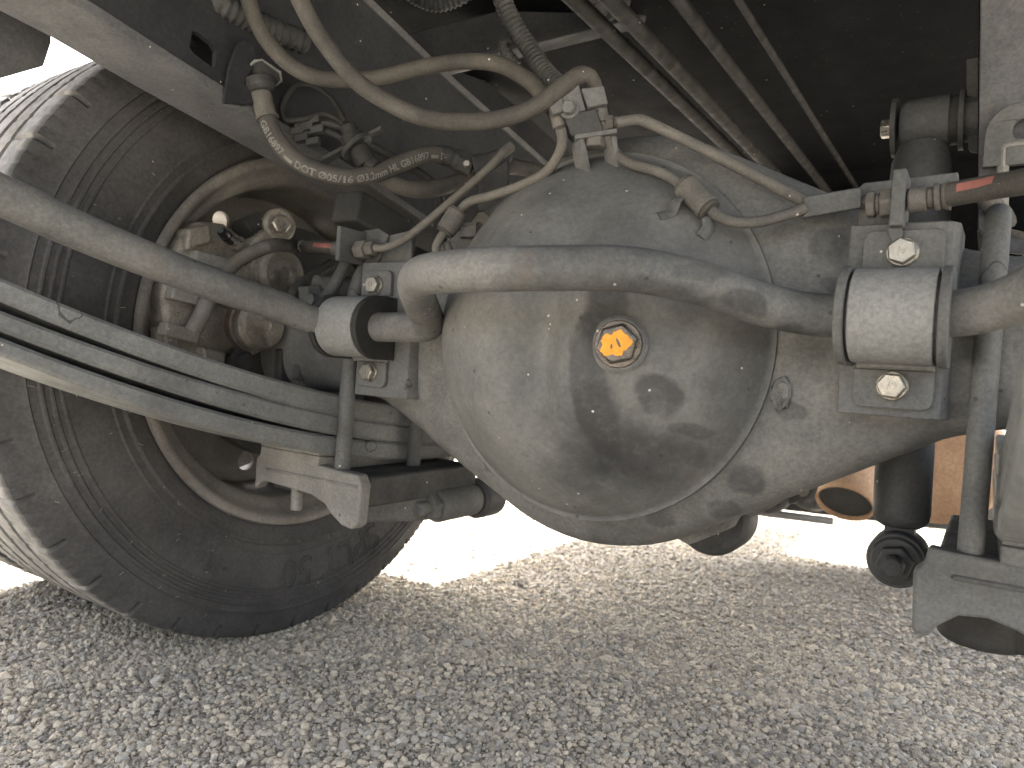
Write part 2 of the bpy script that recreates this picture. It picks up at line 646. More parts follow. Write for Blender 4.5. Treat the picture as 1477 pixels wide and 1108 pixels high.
fr = thing('frame_rail', 'left chassis rail sloping down past the tyre with a pale lower flange', 'chassis rail', (.15, 0, .5))
XR = .15
ys = np.concatenate([np.linspace(-1.1, .4, 40), np.linspace(.5, 1.5, 6)])
H = .20
hole_px = [(277, 45), (284, 46), (306, 63), (312, 74), (311, 95), (306, 97), (279, 77), (273, 68)]
hole = [(onX(XR, *p)[1], onX(XR, *p)[2]) for p in hole_px]
outer = [(y, zrail(y)) for y in ys] + [(y, zrail(y) + H) for y in ys[::-1]]
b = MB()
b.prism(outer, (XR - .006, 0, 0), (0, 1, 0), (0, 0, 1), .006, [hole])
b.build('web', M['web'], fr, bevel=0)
for nm, dz in (('lower_flange', 0), ('upper_flange', H - .006)):
    b = MB()
    v, f = [], []
    for y in ys:
        z = zrail(y) + dz
        for (xx, zz) in ((XR - .07, z - .004), (XR + .0025, z - .0015), (XR + .0025, z + .0075), (XR - .07, z + .003)):
            v.append((xx, y, zz))
    for i in range(len(ys) - 1):
        for k in range(4):
            f.append((i * 4 + k, i * 4 + (k + 1) % 4, i * 4 + 4 + (k + 1) % 4, i * 4 + 4 + k))
    f += [(3, 2, 1, 0), tuple((len(ys) - 1) * 4 + k for k in range(4))]
    b.add(v, f)
    b.build(nm, M['frame'], fr, bevel=.001)
# box on the rail flange above the hose bracket
b = MB()
p = onX(XR + .012, 525, 328)
b.obox(p + np.array([0, .02, .008]), (.02, .05, .017), (1, 0, 0), (0, 1, -.2), (0, .2, 1))
b.build('bump_stop_seat', M['darkmetal'], fr, bevel=.003)

# mudguard piece seen beyond the rail, top left
b = MB()
mg = [onX(.0, *q) for q in ((-170, -150), (74, -60), (74, 61), (63, 95), (0, 113), (-170, 175))]
b.prism([(q[1], q[2]) for q in mg], (-.004, 0, 0), (0, 1, 0), (0, 0, 1), .004)
b.build('mudguard', M['frame'], None, bevel=.001, label='grey mudguard plate above the tyre at the upper left corner', cat='mudguard')

# right gusset (its rear face looks at the camera)
gs = thing('frame_gusset', 'tall grey steel gusset plate of the right chassis rail behind the hose', 'chassis bracket', (.80, .1, .45))
YG = .06
q = [onY(YG, *p) for p in ((1416, -160), (1410, 330), (1440, 362), (1470, 366), (1560, 366), (1560, -160))]
b = MB()
b.prism([(p[0], p[2]) for p in q], (0, YG + .006, 0), (1, 0, 0), (0, 0, 1), .006)
b.build('plate', M['frame'], gs, bevel=.0012)
b = MB()
e0, e1 = onY(YG, 1413, -160), onY(YG, 1409, 330)
b.prism([(e0[0], e0[2]), (e1[0], e1[2]), (e1[0] + .005, e1[2]), (e0[0] + .005, e0[2])], (0, YG + .20, 0), (1, 0, 0), (0, 0, 1), .192)
b.build('return_flange', M['dark'], gs)
b = MB()
c = onY(YG - .004, 1463, 205)
b.prism([(.021 * math.cos(a), .004 + .026 * math.sin(a)) for a in np.linspace(0, math.pi, 13)] + [(-.021, -.02), (.04, -.02), (.04, .0)],
        c, (1, 0, 0), (0, 0, 1), .006, [[(.006 + .008 * math.cos(a), .008 + .009 * math.sin(a)) for a in np.linspace(0, 2 * math.pi, 13)[:-1]]])
b.build('lifting_eye', M['plate'], gs, bevel=.001)
b = MB()
wv = [onY(YG - .006, *p) for p in ((1446, 300), (1447, 225), (1452, 212), (1480, 208), (1530, 205))]
b.tube(spl(wv, 6), .0045, 10)
b.build('weld_bead', M['cast'], gs)
b = MB()
b.prism([(p[0], p[2]) for p in [onY(YG - .001, *t) for t in ((1450, 228), (1540, 220), (1540, 345), (1450, 330))]], (0, YG - .001, 0), (1, 0, 0), (0, 0, 1), .004)  # dark sheet laid on the plate's face in place of a hollow
b.build('dark_panel', M['dark'], gs, bevel=.001)

# cross member, brackets and rods high in the dark
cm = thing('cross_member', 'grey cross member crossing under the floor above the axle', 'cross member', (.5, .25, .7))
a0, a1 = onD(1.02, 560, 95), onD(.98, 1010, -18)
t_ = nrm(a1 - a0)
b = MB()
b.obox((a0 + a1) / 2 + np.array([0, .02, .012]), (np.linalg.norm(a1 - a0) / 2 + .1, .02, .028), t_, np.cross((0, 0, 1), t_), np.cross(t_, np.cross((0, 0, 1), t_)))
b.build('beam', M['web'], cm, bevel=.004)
pp = [onD(.95, *p) for p in ((822, -10), (850, 30), (872, 32), (905, 15), (915, -12))]
o_ = pp[1]
u_ = nrm(pp[3] - pp[1])
v_ = nrm(np.cross(AX[2], u_))
b = MB()
b.prism([((p - o_) @ u_, (p - o_) @ v_) for p in pp], o_, u_, v_, .008)
b.build('gusset', M['darkmetal'], cm, bevel=.002)
b = MB()
b.hexhead(onD(.95, 862, 18), -AX[2] + AX[1] * -.5, .02, .014)
b.build('bolt', M['darkmetal'], cm)
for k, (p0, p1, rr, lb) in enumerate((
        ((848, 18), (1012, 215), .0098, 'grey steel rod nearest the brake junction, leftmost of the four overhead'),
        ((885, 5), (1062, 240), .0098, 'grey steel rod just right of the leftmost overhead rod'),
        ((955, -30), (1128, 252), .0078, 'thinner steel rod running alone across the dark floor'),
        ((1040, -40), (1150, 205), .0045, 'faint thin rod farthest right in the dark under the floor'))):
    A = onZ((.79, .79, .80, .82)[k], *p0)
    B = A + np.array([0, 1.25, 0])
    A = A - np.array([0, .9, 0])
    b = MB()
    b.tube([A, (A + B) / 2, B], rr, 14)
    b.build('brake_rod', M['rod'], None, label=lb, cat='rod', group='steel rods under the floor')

# dark beams on the left behind the hoses
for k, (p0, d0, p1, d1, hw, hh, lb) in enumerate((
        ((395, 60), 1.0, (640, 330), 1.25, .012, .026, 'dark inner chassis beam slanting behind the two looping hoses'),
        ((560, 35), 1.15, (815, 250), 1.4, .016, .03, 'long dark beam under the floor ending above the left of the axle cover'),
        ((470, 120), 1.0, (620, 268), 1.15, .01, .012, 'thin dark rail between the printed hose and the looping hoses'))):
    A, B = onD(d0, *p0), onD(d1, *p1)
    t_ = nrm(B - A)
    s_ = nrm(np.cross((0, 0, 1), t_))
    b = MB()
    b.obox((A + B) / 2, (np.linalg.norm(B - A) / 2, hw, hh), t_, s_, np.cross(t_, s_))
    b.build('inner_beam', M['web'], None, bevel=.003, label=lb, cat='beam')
# far transverse panel, lowered to cover a bright gap and block front light
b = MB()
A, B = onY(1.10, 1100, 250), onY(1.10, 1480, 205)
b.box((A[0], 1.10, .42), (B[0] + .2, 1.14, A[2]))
b.build('crosswise_panel', M['dark'], None, bevel=.004, label='dark crosswise panel far behind the upper shock mount, extended down to block light', cat='panel')

# ------------------------------------------------------------------ axle
TIL = .034
XC, ZC = .462, .401
YC = -.02


def zax(x): return ZC + TIL * (x - XC)


RB = .191


def hz(x):
    u = abs(x - XC)
    arm = .070
    xa = .275
    # tangent line from the arm point to the circle
    D = math.hypot(xa, arm)
    al = math.atan2(arm, xa) + math.acos(min(1, RB / D))
    ux = RB * math.cos(al)
    if u < ux:
        return math.sqrt(RB * RB - u * u)
    uz = RB * math.sin(al)
    if u < xa:
        return uz + (arm - uz) * (u - ux) / (xa - ux)
    return max(.062, arm - (u - xa) * .25)


def hy(x):
    u = abs(x - XC)
    k = min(1, max(0, (u - .12) / .13))
    k = k * k * (3 - 2 * k)
    return .070 * (1 - k) + .058 * k


ax = thing('rear_axle', 'big round dusty differential housing with an orange-daubed filler plug', 'axle', (XC, YC, ZC - RB))
st_ = []
for (px, py, sx, sz, am) in ((1072, 695, .014, .014, .8), (1030, 742, .012, .01, .6), (1205, 408, .012, .008, .5), (1165, 300, .016, .01, .4), (1190, 350, .014, .014, .55), (940, 748, .014, .010, .55), (1140, 590, .012, .008, .6),
                             (1100, 600, .02, .03, .35), (1180, 520, .03, .02, .3), (700, 668, .008, .012, .6), (630, 560, .02, .02, .35), (1240, 620, .03, .012, .3), (900, 770, .03, .008, .35), (980, 225, .03, .01, .35), (1130, 330, .02, .008, .4)):
    p_ = onY(-.088, px, py) - np.array(ax.location)
    st_.append(((p_[0], p_[1], p_[2]), (sx, .2, sz), am * .72))
M['axle'] = grime('stained_axle_paint', (.168, .166, .156), (.112, .113, .110), dirt_amt=.65, rust=.3, rings=.05, flecks=1.0,
                  rustc=(.15, .118, .09), scale=13, stain_at=st_)
b = MB()
v, f = [], []
xs = np.linspace(.0, .93, 110)
NS = 72
for x in xs:
    e = 3.0 if abs(x - XC) > .2 else 3.6
    for k in range(NS):
        a = 2 * math.pi * k / NS
        cc_, ss = math.cos(a), math.sin(a)
        v.append((x, YC - hy(x) * math.copysign(abs(cc_) ** (2 / e), cc_), zax(x) + hz(x) * math.copysign(abs(ss) ** (2 / 2.6), ss)))
for i in range(len(xs) - 1):
    for k in range(NS):
        k2 = (k + 1) % NS
        f.append((i * NS + k, i * NS + k2, (i + 1) * NS + k2, (i + 1) * NS + k))
f += [tuple(range(NS)), tuple((len(xs) - 1) * NS + k for k in range(NS))]
b.add(v, f)
b.build('housing', M['axle'], ax, smooth=50)

# cover: height over the base plane as a function of u (right) and v (up) from its centre
RD, HD, YB = .158, .115, -.0885
XD, ZD = .462, .4025


def sst(a, b_, x):
    t = min(1, max(0, (x - a) / (b_ - a)))
    return t * t * (3 - 2 * t)


def dome(u, vv):
    rho = math.hypot(u, vv) / RD
    if rho >= 1: return 0.0
    h = HD * (1 - rho ** 2) ** .84
    # right half is flatter than the bulge over the ring gear; shallow valley between
    h -= .016 * sst(-.02, .10, u) * (1 - rho ** 2)
    h -= .019 * math.exp(-((u - .010 - .10 * vv) / .020) ** 2) * sst(-.13, -.03, vv) * (1 - rho ** 3)
    h += .010 * math.exp(-((u - .062) / .03) ** 2 - ((vv + .015) / .045) ** 2)
    return h


def on_dome(px, py, off=0.0):
    """where the line of sight meets the cover (or the housing face around it)"""
    d = ray(px, py)
    t = .25
    while t < 1.1:
        P = CAM + d * t
        if P[1] > YB - dome(P[0] - XD, P[2] - ZD) - off: break
        t += .0006
    return CAM + d * t


def dome_n(P):
    e = .003
    u, vv = P[0] - XD, P[2] - ZD
    return nrm((-(dome(u + e, vv) - dome(u - e, vv)) / (2 * e), -1, -(dome(u, vv + e) - dome(u, vv - e)) / (2 * e)))


axl = np.array(ax.location)
dark_blots = []  # oil stains, plus dark streaks along the valley and the right edge
for (px, py, sx, sz, am) in ((852, 560, .012, .055, .8), (868, 440, .013, .03, .75), (880, 455, .02, .014, .5), (950, 570, .013, .013, .8), (870, 640, .05, .03, .65),
                             (930, 660, .05, .022, .7), (880, 690, .055, .02, .55), (1060, 560, .02, .05, .55), (800, 290, .03, .03, .35),
                             (1000, 640, .03, .02, .5), (900, 330, .02, .02, .35), (740, 350, .03, .015, .2), (1040, 330, .03, .03, .3), (1000, 620, .012, .006, .6)):
    P = on_dome(px, py) - axl
    dark_blots.append(((P[0], P[1], P[2]), (sx * 1.2, .2, sz * 1.2), am * .75))
M['cover'] = grime('oily_dusty_cover', (.172, .170, .160), (.108, .110, .108), dirt_amt=.6, grain=.35, rust=.2, rings=0, flecks=1.0,
                   rustc=(.165, .125, .09), stain_at=dark_blots, scale=10)
b = MB()
NA, NR = 128, 56
v, f = [(XD, YB - dome(0, 0), ZD)], []
rads = [RD * (i / NR) ** .8 for i in range(1, NR + 1)] + [RD + .003, RD + .0035]
for i, rr in enumerate(rads):
    for k in range(NA):
        a = 2 * math.pi * k / NA
        u, vv = rr * math.cos(a), rr * math.sin(a)
        yy = YB - dome(u, vv) if rr < RD - 1e-6 else (YB - .002 if i < len(rads) - 1 else YB + .03)
        v.append((XD + u, yy, ZD + vv))
for k in range(NA):
    f.append((0, 1 + k, 1 + (k + 1) % NA))
for i in range(len(rads) - 1):
    for k in range(NA):
        k2 = (k + 1) % NA
        f.append((1 + i * NA + k, 1 + (i + 1) * NA + k, 1 + (i + 1) * NA + k2, 1 + i * NA + k2))
b.add(v, f)
cov = b.build('diff_cover', M['cover'], ax, smooth=60)
# filler plug
P = on_dome(893, 497)
N = nrm(dome_n(P) + np.array([-.25, -.3, 0]))
plug = MB().lathe([(.001, -.012), (.021, -.012), (.021, .002), (.0185, .0045), (.001, .0045)], P, N, 32).build('plug_boss', M['axle'], ax)
pw = MB()
pw.lathe([(.001, .004), (.0165, .004), (.0172, .006), (.0165, .008), (.001, .008)], P, N, 32)
pw.build('plug_washer', M['oilybolt'], ax)
ph = MB()
ph.hexhead(P + N * .008, N, .0262, .010, turn=.3)
pl = ph.build('filler_plug', M['oilybolt'], ax, bevel=.0012, label='filler plug with its hexagon head daubed in orange paint')
# paint: an uneven raised film on the head
e1 = nrm(np.cross((0, 0, 1), N)); e2 = np.cross(N, e1)
out = []
for k in range(46):
    a = 2 * math.pi * k / 46
    rr = .0092 * (1 + .16 * math.sin(2 * a + .7) + .11 * math.sin(5 * a + 1) + .05 * math.sin(11 * a)) + .0008 * random.random()
    out.append((rr * math.cos(a) - .0008, rr * math.sin(a)))
h1 = [(.0012 + .0011 * math.cos(-a) + .0016 * math.sin(a), .0006 + .0034 * math.sin(-a)) for a in np.linspace(0, 2 * math.pi, 9)[:-1]]
h2 = [(-.0035 + .0009 * math.cos(-a), -.0022 + .0019 * math.sin(-a)) for a in np.linspace(0, 2 * math.pi, 8)[:-1]]
pb = MB()
pb.prism(out, P + N * .0178, e1, e2, .0007, [h1, h2])
pb.build('paint_daub', M['orange'], pl, smooth=0)

# pinion carrier on the far side with its lug below
b = MB()
b.lathe([(.001, 0), (.165, 0), (.172, .01), (.172, .045), (.15, .06), (.11, .16), (.07, .26), (.05, .30), (.001, .30)], (XC + .02, .05, ZC - .015), (0, 1, 0), 64)
b.build('pinion_carrier', M['axle'], ax)
lug = [onY(-.005, *p) for p in ((955, 760), (972, 776), (990, 787), (1000, 784), (1046, 766), (1054, 752), (1066, 742), (1070, 715), (1030, 690))]
b = MB()
b.prism([(p[0], p[2]) for p in lug], (0, .03, 0), (1, 0, 0), (0, 0, 1), .035)
b.build('drain_lug', M['axle'], ax, bevel=.004)
b = MB()
b.lathe([(.001, 0), (.034, 0), (.038, .008), (.038, .04), (.03, .05), (.001, .05)], onY(.05, 1022, 748), (0, 1, 0), 40)
b.build('drain_boss', M['darkmetal'], ax)
# thread of weld on the right arm and the chipped blob
b = MB()
Pf = onY(-.088, 1126, 568)
random.seed(3)
v, f = [], []
for i in range(9):
    for k in range(14):
        a, e = 2 * math.pi * k / 14, math.pi / 2 * i / 8
        q_ = 1 + random.uniform(-.22, .22)
        v.append(Pf + np.array([.0075 * math.cos(a) * math.cos(e) * q_, .002 - .0045 * math.sin(e) * q_, .0125 * math.sin(a) * math.cos(e) * q_]))
for i in range(8):
    for k in range(14):
        f.append((i * 14 + k, i * 14 + (k + 1) % 14, i * 14 + 14 + (k + 1) % 14, i * 14 + 14 + k))
b.add(v, f)
b.build('weld_blob', M['axle'], ax)

# stand on top of the cover carrying the junction
PT = on_dome(862, 240)
D_J = .612


def J(px, py, dd=0.0): return onD(D_J + dd, px, py)


js = thing('pipe_junction', 'bolted bracket on top of the differential where two hoses meet the brake pipes', 'pipe bracket', J(850, 240))
u_ = nrm(J(868, 138) - J(795, 150)); v_ = nrm(np.cross(AX[2], u_)) ; v_ = v_ if v_[2] > 0 else -v_
w_ = nrm(np.cross(u_, v_))
o_ = J(830, 170)


def jp(pts, dd=0.0, thick=.006, name='x', mat=M['plate'], bev=.0012, holes=()):
    q = [J(*p) for p in pts]
    bb = MB()
    bb.prism([((p - o_) @ u_, (p - o_) @ v_) for p in q], o_ - AX[2] * -dd, u_, v_, thick)
    return bb.build(name, mat, js, bevel=bev)


jp(((812, 172), (858, 163), (868, 192), (864, 196), (826, 202), (821, 198)), .006, .016, 'junction_block', M['darkmetal'])
jp(((806, 135), (834, 129), (843, 165), (815, 173)), -.003, .008, 'bracket_plate', M['plate'])
jp(((784, 150), (808, 143), (814, 168), (797, 173)), -.002, .011, 'hose_clip', M['plate'])
jp(((836, 137), (868, 133), (874, 158), (846, 164)), -.002, .012, 'hose_clip', M['plate'])
b = MB()
b.lathe([(.001, 0), (.0085, 0), (.0085, .003), (.001, .003)], J(822, 158, -.008), -AX[2] + .3 * AX[0] * -1, 20)
b.build('washer', M['plate'], js)
b = MB()
b.hexhead(J(822, 158, -.010), -AX[2] - .3 * AX[0], .010, .008)
b.build('bolt', M['plate'], js, bevel=.0006)
# legs of the stand
for (p0, p1, p2) in (((831, 203), (833, 206), (841, 243)), ((870, 198), (879, 203), (884, 236))):
    b = MB()
    A, B = J(*p1), on_dome(*p2)
    t_ = nrm(B - A); s_ = nrm(AX[0] * .5 - AX[2])
    s_ = nrm(s_ - t_ * (s_ @ t_))
    b.obox((A + B) / 2 + t_ * .004, (np.linalg.norm(B - A) / 2 + .006, .008, .0022), t_, s_, np.cross(t_, s_))
    b.build('leg', M['plate'], js, bevel=.0008)
b = MB()
A, B = J(828, 203), J(888, 194)
b.obox((A + B) / 2, (np.linalg.norm(B - A) / 2, .010, .002), B - A, AX[2], AX[1])
b.build('stand_top', M['plate'], js, bevel=.0008)
b = MB()
b.hexhead(J(857, 200), -AX[1], .017, .008)
b.build('nut', M['pipe'], js, bevel=.0008)
b = MB()
b.tube([J(872, 178), J(884, 177)], .0065, 6)
b.tube([J(884, 177), J(892, 176)], .0048, 12)
b.build('pipe_fitting', M['pipe'], js, bevel=.0008)


# ------------------------------------------------------------------ brackets and stabilizer bar
def axle_bracket(X0, X1, z0, z1, label):
    t = thing('axle_bracket', label, 'bracket', ((X0 + X1) / 2, -.09, z0), 'bracket plates welded to the axle')
    Yf = -.094
    prof = [(X0, Yf), (X1 - .012, Yf), (X1 - .005, Yf + .0025), (X1 - .001, Yf + .009), (X1, Yf + .05),
            (X1 - .006, Yf + .05), (X1 - .0075, Yf + .012), (X1 - .014, Yf + .006), (X0, Yf + .006)]
    b = MB()
    b.prism(prof, (0, 0, z0), (1, 0, 0), (0, 1, 0), z1 - z0)
    b.build('plate', M['plate'], t, bevel=.0012)
    b = MB()
    b.prism([(X0 - .002, Yf + .008), (X0 + .004, Yf + .008), (X0 + .004, Yf + .06), (X0 - .002, Yf + .06)], (0, 0, z0 + .02), (1, 0, 0), (0, 1, 0), z1 - z0 - .05)
    b.build('side_web', M['plate'], t, bevel=.001)
    return t, Yf


brR, YF = axle_bracket(.669, .738, .354, .489, 'right axle bracket stamped R behind the nearer bar clamp')
brL, _ = axle_bracket(.184, .262, .331, .474, 'left axle bracket below the bent elbow of the bar')
# upper lugs of the brackets
b = MB()
q = [onY(-.078, *p) for p in ((1238, 345), (1238, 272), (1245, 264), (1382, 248), (1384, 268), (1300, 285), (1300, 345))]
b.prism([(p[0], p[2]) for p in q], (0, -.074, 0), (1, 0, 0), (0, 0, 1), .004)
b.build('pipe_tab', M['plate'], brR, bevel=.001)
b = MB()
q = [onY(-.078, *p) for p in ((528, 395), (534, 338), (558, 340), (594, 332), (592, 400))]
b.prism([(p[0], p[2]) for p in q], (0, -.074, 0), (1, 0, 0), (0, 0, 1), .004)
b.build('pipe_tab', M['plate'], brL, bevel=.001)
b = MB()
q = [onY(-.082, *p) for p in ((503, 340), (512, 336), (545, 329), (560, 339), (540, 390), (503, 374))]
b.prism([(p[0], p[2]) for p in q], (0, -.0785, 0), (1, 0, 0), (0, 0, 1), .0035)
b.build('hose_tab', M['plate'], brL, bevel=.0008)
b = MB()
A = onY(-.10, 509, 356)
b.box(A + (-.003, -.022, -.018), A + (.003, .016, .018))
b.build('hose_flange', M['plate'], brL, bevel=.001)
b = MB()
A = onY(-.10, 1297, 290)
b.box(A + (-.004, -.012, -.019), A + (.0045, .022, .019))
b.build('hose_flange', M['plate'], brR, bevel=.001)
b = MB()
b.prism([(-.0065, -.019), (.0035, -.019), (.005, -.036), (.002, -.038)], A + (0, -.004, 0), (1, 0, 0), (0, 0, 1), -.012)
b.build('flange_lip', M['plate'], brR, bevel=.0008)

CY = -.122


def clamp(Xa, Xb, zc, label, tabs):
    t = thing('bar_clamp', label, 'bar clamp', ((Xa + Xb) / 2, CY, zc - .065), 'clamps holding the stabilizer bar')
    ro, th = .0315, .0042
    arc = [(CY - ro * math.cos(a), zc + ro * math.sin(a)) for a in np.linspace(math.pi / 2 * 1.0, -math.pi / 2, 25)]
    arci = [(CY - (ro - th) * math.cos(a), zc + (ro - th) * math.sin(a)) for a in np.linspace(-math.pi / 2, math.pi / 2, 25)]
    Yp = YF - .0004
    poly = [(Yp - .0005, zc + ro + .004), (Yp - .004, zc + ro)] + arc + [(Yp - .004, zc - ro), (Yp - .0005, zc - ro - .004)] + \
           [(Yp, zc - ro + th)] + arci + [(Yp, zc + ro - th)]
    b = MB()
    b.prism(poly, (Xa, 0, 0), (0, 1, 0), (0, 0, 1), Xb - Xa)
    st = b.build('strap', M['zinc'], t, bevel=.0007)
    for sgn in (1, -1):
        x0, x1 = tabs
        z0, z1 = zc + sgn * (ro + .0035), zc + sgn * (ro + .030)
        c = .005
        o = [(x0, z0), (x1, z0), (x1, z1 - sgn * c), (x1 - c * .4, z1 - sgn * c * .3), (x1 - c, z1), (x0 + c, z1), (x0 + c * .4, z1 - sgn * c * .3), (x0, z1 - sgn * c)]
        b = MB()
        b.prism(o, (0, Yp - .0003, 0), (1, 0, 0), (0, 0, 1), .0045)
        b.build('tab', M['plate'], t, bevel=.0008)
        P = np.array([(x0 + x1) / 2, Yp - .0048, zc + sgn * (ro + .0145)])
        b = MB()
        b.lathe([(.001, 0), (.0104, 0), (.0104, .0016), (.0095, .0028), (.001, .0028)], P, (0, -1, 0), 28)
        b.build('bolt_flange', M['bolt'], t)
        b = MB()
        b.hexhead(P + (0, -.0024, 0), (0, -1, 0), .0165, .0062, turn=random.random(), dome=.2)
        bo = b.build('bolt', M['bolt'], t, bevel=.0006)
        b = MB()
        for dx in (-.0019, .0019):
            b.box(P + (dx - .00045, -.0094, -.0028), P + (dx + .00045, -.0084, .0028), rot=Matrix.Rotation(R(14), 3, 'Y'))
        b.build('grade_mark', M['bolt'], bo)
    # rubber bush with collars
    b = MB()
    for xa, xb, rr in ((Xa - .008, Xa - .002, ro + .002), (Xa - .002, Xb + .002, ro - th - .0003), (Xb + .002, Xb + .008, ro + .001)):
        ar = [(CY - rr * math.cos(a), zc + rr * math.sin(a)) for a in np.linspace(math.pi / 2, -math.pi / 2, 25)]
        b.prism([(Yp - .001, zc + rr)] + ar + [(Yp - .001, zc - rr)], (xa, 0, 0), (0, 1, 0), (0, 0, 1), xb - xa)
    b.build('bush', M['blackrubber'] if Xa < .4 else M['plate'], t, bevel=.0012)
    return t


clamp(.181, .232, .4025, 'far left bar clamp with a black rubber bush beside the elbow', (.190, .232))
clamp(.680, .729, .4215, 'near right bar clamp with two bright hexagon bolts', (.679, .729))

arm = [onX(.168, *p) for p in ((0, 281), (100, 327), (200, 369), (310, 411), (400, 441))]
bar = [arm[0] + (arm[0] - arm[2]) * 1.3, *arm, (.170, -.155, .408), (.186, -.127, .4035), (.22, -.122, .403), (.262, -.122, .4035), (.29, -.1225, .404), (.314, -.131, .407), (.331, -.157, .414),
       (.351, -.19, .424), (.374, -.221, .431), (.403, -.248, .4345), (.437, -.263, .4345), (.475, -.266, .435), (.52, -.25, .4375), (.56, -.222, .440), (.595, -.183, .4355), (.625, -.149, .426), (.655, -.126, .4215), (.685, -.122, .4215),
       (.727, -.122, .4225), (.757, -.130, .427), (.785, -.15, .44), (.81, -.19, .462), (.84, -.27, .50), (.86, -.36, .54), (.87, -.52, .58)]
b = MB()
b.tube(spl(bar, 7), .0149, 24)
V_ = np.array(b.v)
bo_ = np.array([(V_[:, 0].min() + V_[:, 0].max()) / 2, (V_[:, 1].min() + V_[:, 1].max()) / 2, V_[:, 2].min()])
st_ = []
for (px, py, dd_, sx, sz, am) in ((1075, 437, .49, .012, .009, .75), (1150, 478, .49, .03, .005, .8), (935, 412, .46, .03, .008, .6), (860, 420, .455, .02, .005, .5), (1010, 395, .475, .016, .006, .5),
                                  (700, 420, .465, .02, .006, .3), (1000, 430, .47, .02, .006, .6), (330, 425, .64, .03, .01, .3), (760, 375, .46, .03, .005, .25)):
    p_ = onD(dd_, px, py) - bo_
    st_.append(((p_[0], p_[1], p_[2]), (sx, .05, sz), am * .75))
M['bar'] = grime('oily_bar_paint', (.168, .165, .155), (.105, .106, .104), dirt_amt=.6, rust=.35, flecks=1.2, rustc=(.15, .115, .085), stain_at=st_)
b.build('stabilizer_bar', M['bar'], None, label='thick bent grey stabilizer bar passing in front of the round axle cover', cat='stabilizer bar')

# stamped letter on the right bracket
def text_mesh(txt, size, outline=0.0, spacing=1.0):
    cu = bpy.data.curves.new('t', 'FONT')
    cu.body = txt
    cu.size = size
    cu.space_character = spacing
    cu.resolution_u = 3
    if outline:
        cu.fill_mode = 'NONE'
        cu.bevel_depth = outline
        cu.bevel_resolution = 1
    else:
        cu.extrude = .0002
        cu.offset = .00028
    o = bpy.data.objects.new('t', cu)
    COL.objects.link(o)
    dg = bpy.context.evaluated_depsgraph_get()
    me = bpy.data.meshes.new_from_object(o.evaluated_get(dg), depsgraph=dg)
    if not outline:
        import bmesh
        bm = bmesh.new()
        bm.from_mesh(me)
        bmesh.ops.triangulate(bm, faces=bm.faces)
        for _ in range(4):
            ed_ = [e for e in bm.edges if e.calc_length() > size * .16]
            if not ed_: break
            bmesh.ops.subdivide_edges(bm, edges=ed_, cuts=1)
            bmesh.ops.triangulate(bm, faces=[q for q in bm.faces if len(q.verts) > 3])
        bm.to_mesh(me)
        bm.free()
    V = np.array([v.co[:] for v in me.vertices])
    F = [tuple(p.vertices) for p in me.polygons]
    bpy.data.objects.remove(o)
    bpy.data.curves.remove(cu)
    return V, F


V, F = text_mesh('R', .015, .00045)
p0 = onY(YF - .0002, 1318, 588)
b = MB()
b.add([(p0[0] + v[0], YF - .0001 - v[2], p0[2] + v[1]) for v in V], F)
b.build('stamped_letter', M['plate'], brR)

# ------------------------------------------------------------------ leaf springs, u-bolts, seats
# height of each leaf's upper edge against Y, read along the inner face of the left spring, and its taper
YZ = {'A': ([-.424, -.393, -.346, -.307, -.237, -.153, -.08, .028], [.414, .400, .388, .376, .358, .339, .329, .312], .0240, .0172),
      'B': ([-.424, -.393, -.346, -.307, -.237, -.117, .032], [.389, .379, .364, .353, .334, .312, .289], .0228, .0150),
      'C': ([-.422, -.390, -.344, -.304, -.234, -.117, .032], [.3685, .3585, .342, .327, .309, .2885, .266], .0215, .0135)}


def leaf(X0, X1, key, z_off):
    Y, Z, t0, t1 = YZ[key]
    co = np.polyfit(Y, Z, 2)
    ys_ = np.linspace(-.66 if key != 'C' else -.60, .5, 60)
    zs = np.polyval(co, np.minimum(ys_, .12)) + z_off
    v, f = [], []
    c = .003
    for y, z in zip(ys_, zs):
        t = t0 + (t1 - t0) * min(1, max(0, (abs(y + .02) - .08) / .32))
        for xx, zz in ((X0 + c, z - t), (X1 - c, z - t), (X1, z - t + c), (X1, z - c), (X1 - c, z), (X0 + c, z), (X0, z - c), (X0, z - t + c)):
            v.append((xx, y, zz))
    for i in range(len(ys_) - 1):
        for k in range(8):
            f.append((i * 8 + k, i * 8 + (k + 1) % 8, i * 8 + 8 + (k + 1) % 8, i * 8 + 8 + k))
    f += [tuple(range(7, -1, -1)), tuple((len(ys_) - 1) * 8 + k for k in range(8))]
    b = MB()
    b.add(v, f)
    return b


def spring(X0, X1, dz, label, inner):
    t = thing('leaf_spring', label, 'leaf spring', ((X0 + X1) / 2, -.02, .25 + dz), 'leaf springs under the axle ends')
    for k in 'ABC':
        leaf(X0, X1, k, dz).build('leaf', M['spring'], t, smooth=30)
    for zz, hh in ((.2635 + dz, .0125), (.2505 + dz, .0125)):
        b = MB()
        b.box((X0 - .025 if inner > 0 else X0 + .003, -.098, zz - hh), (X1 - .012 if inner > 0 else X1, .07, zz), rot=Matrix.Rotation(R(-5), 3, 'X'))
        b.build('spacer_plate', M['cast'] if inner > 0 else M['plate'], t, bevel=.0015)
    return t


spring(.062, .150, 0.0, 'left stack of curved leaf springs sweeping across the tyre', 1)
spring(.770, .845, .020, 'right leaf spring stack at the right edge close to the camera', -1)


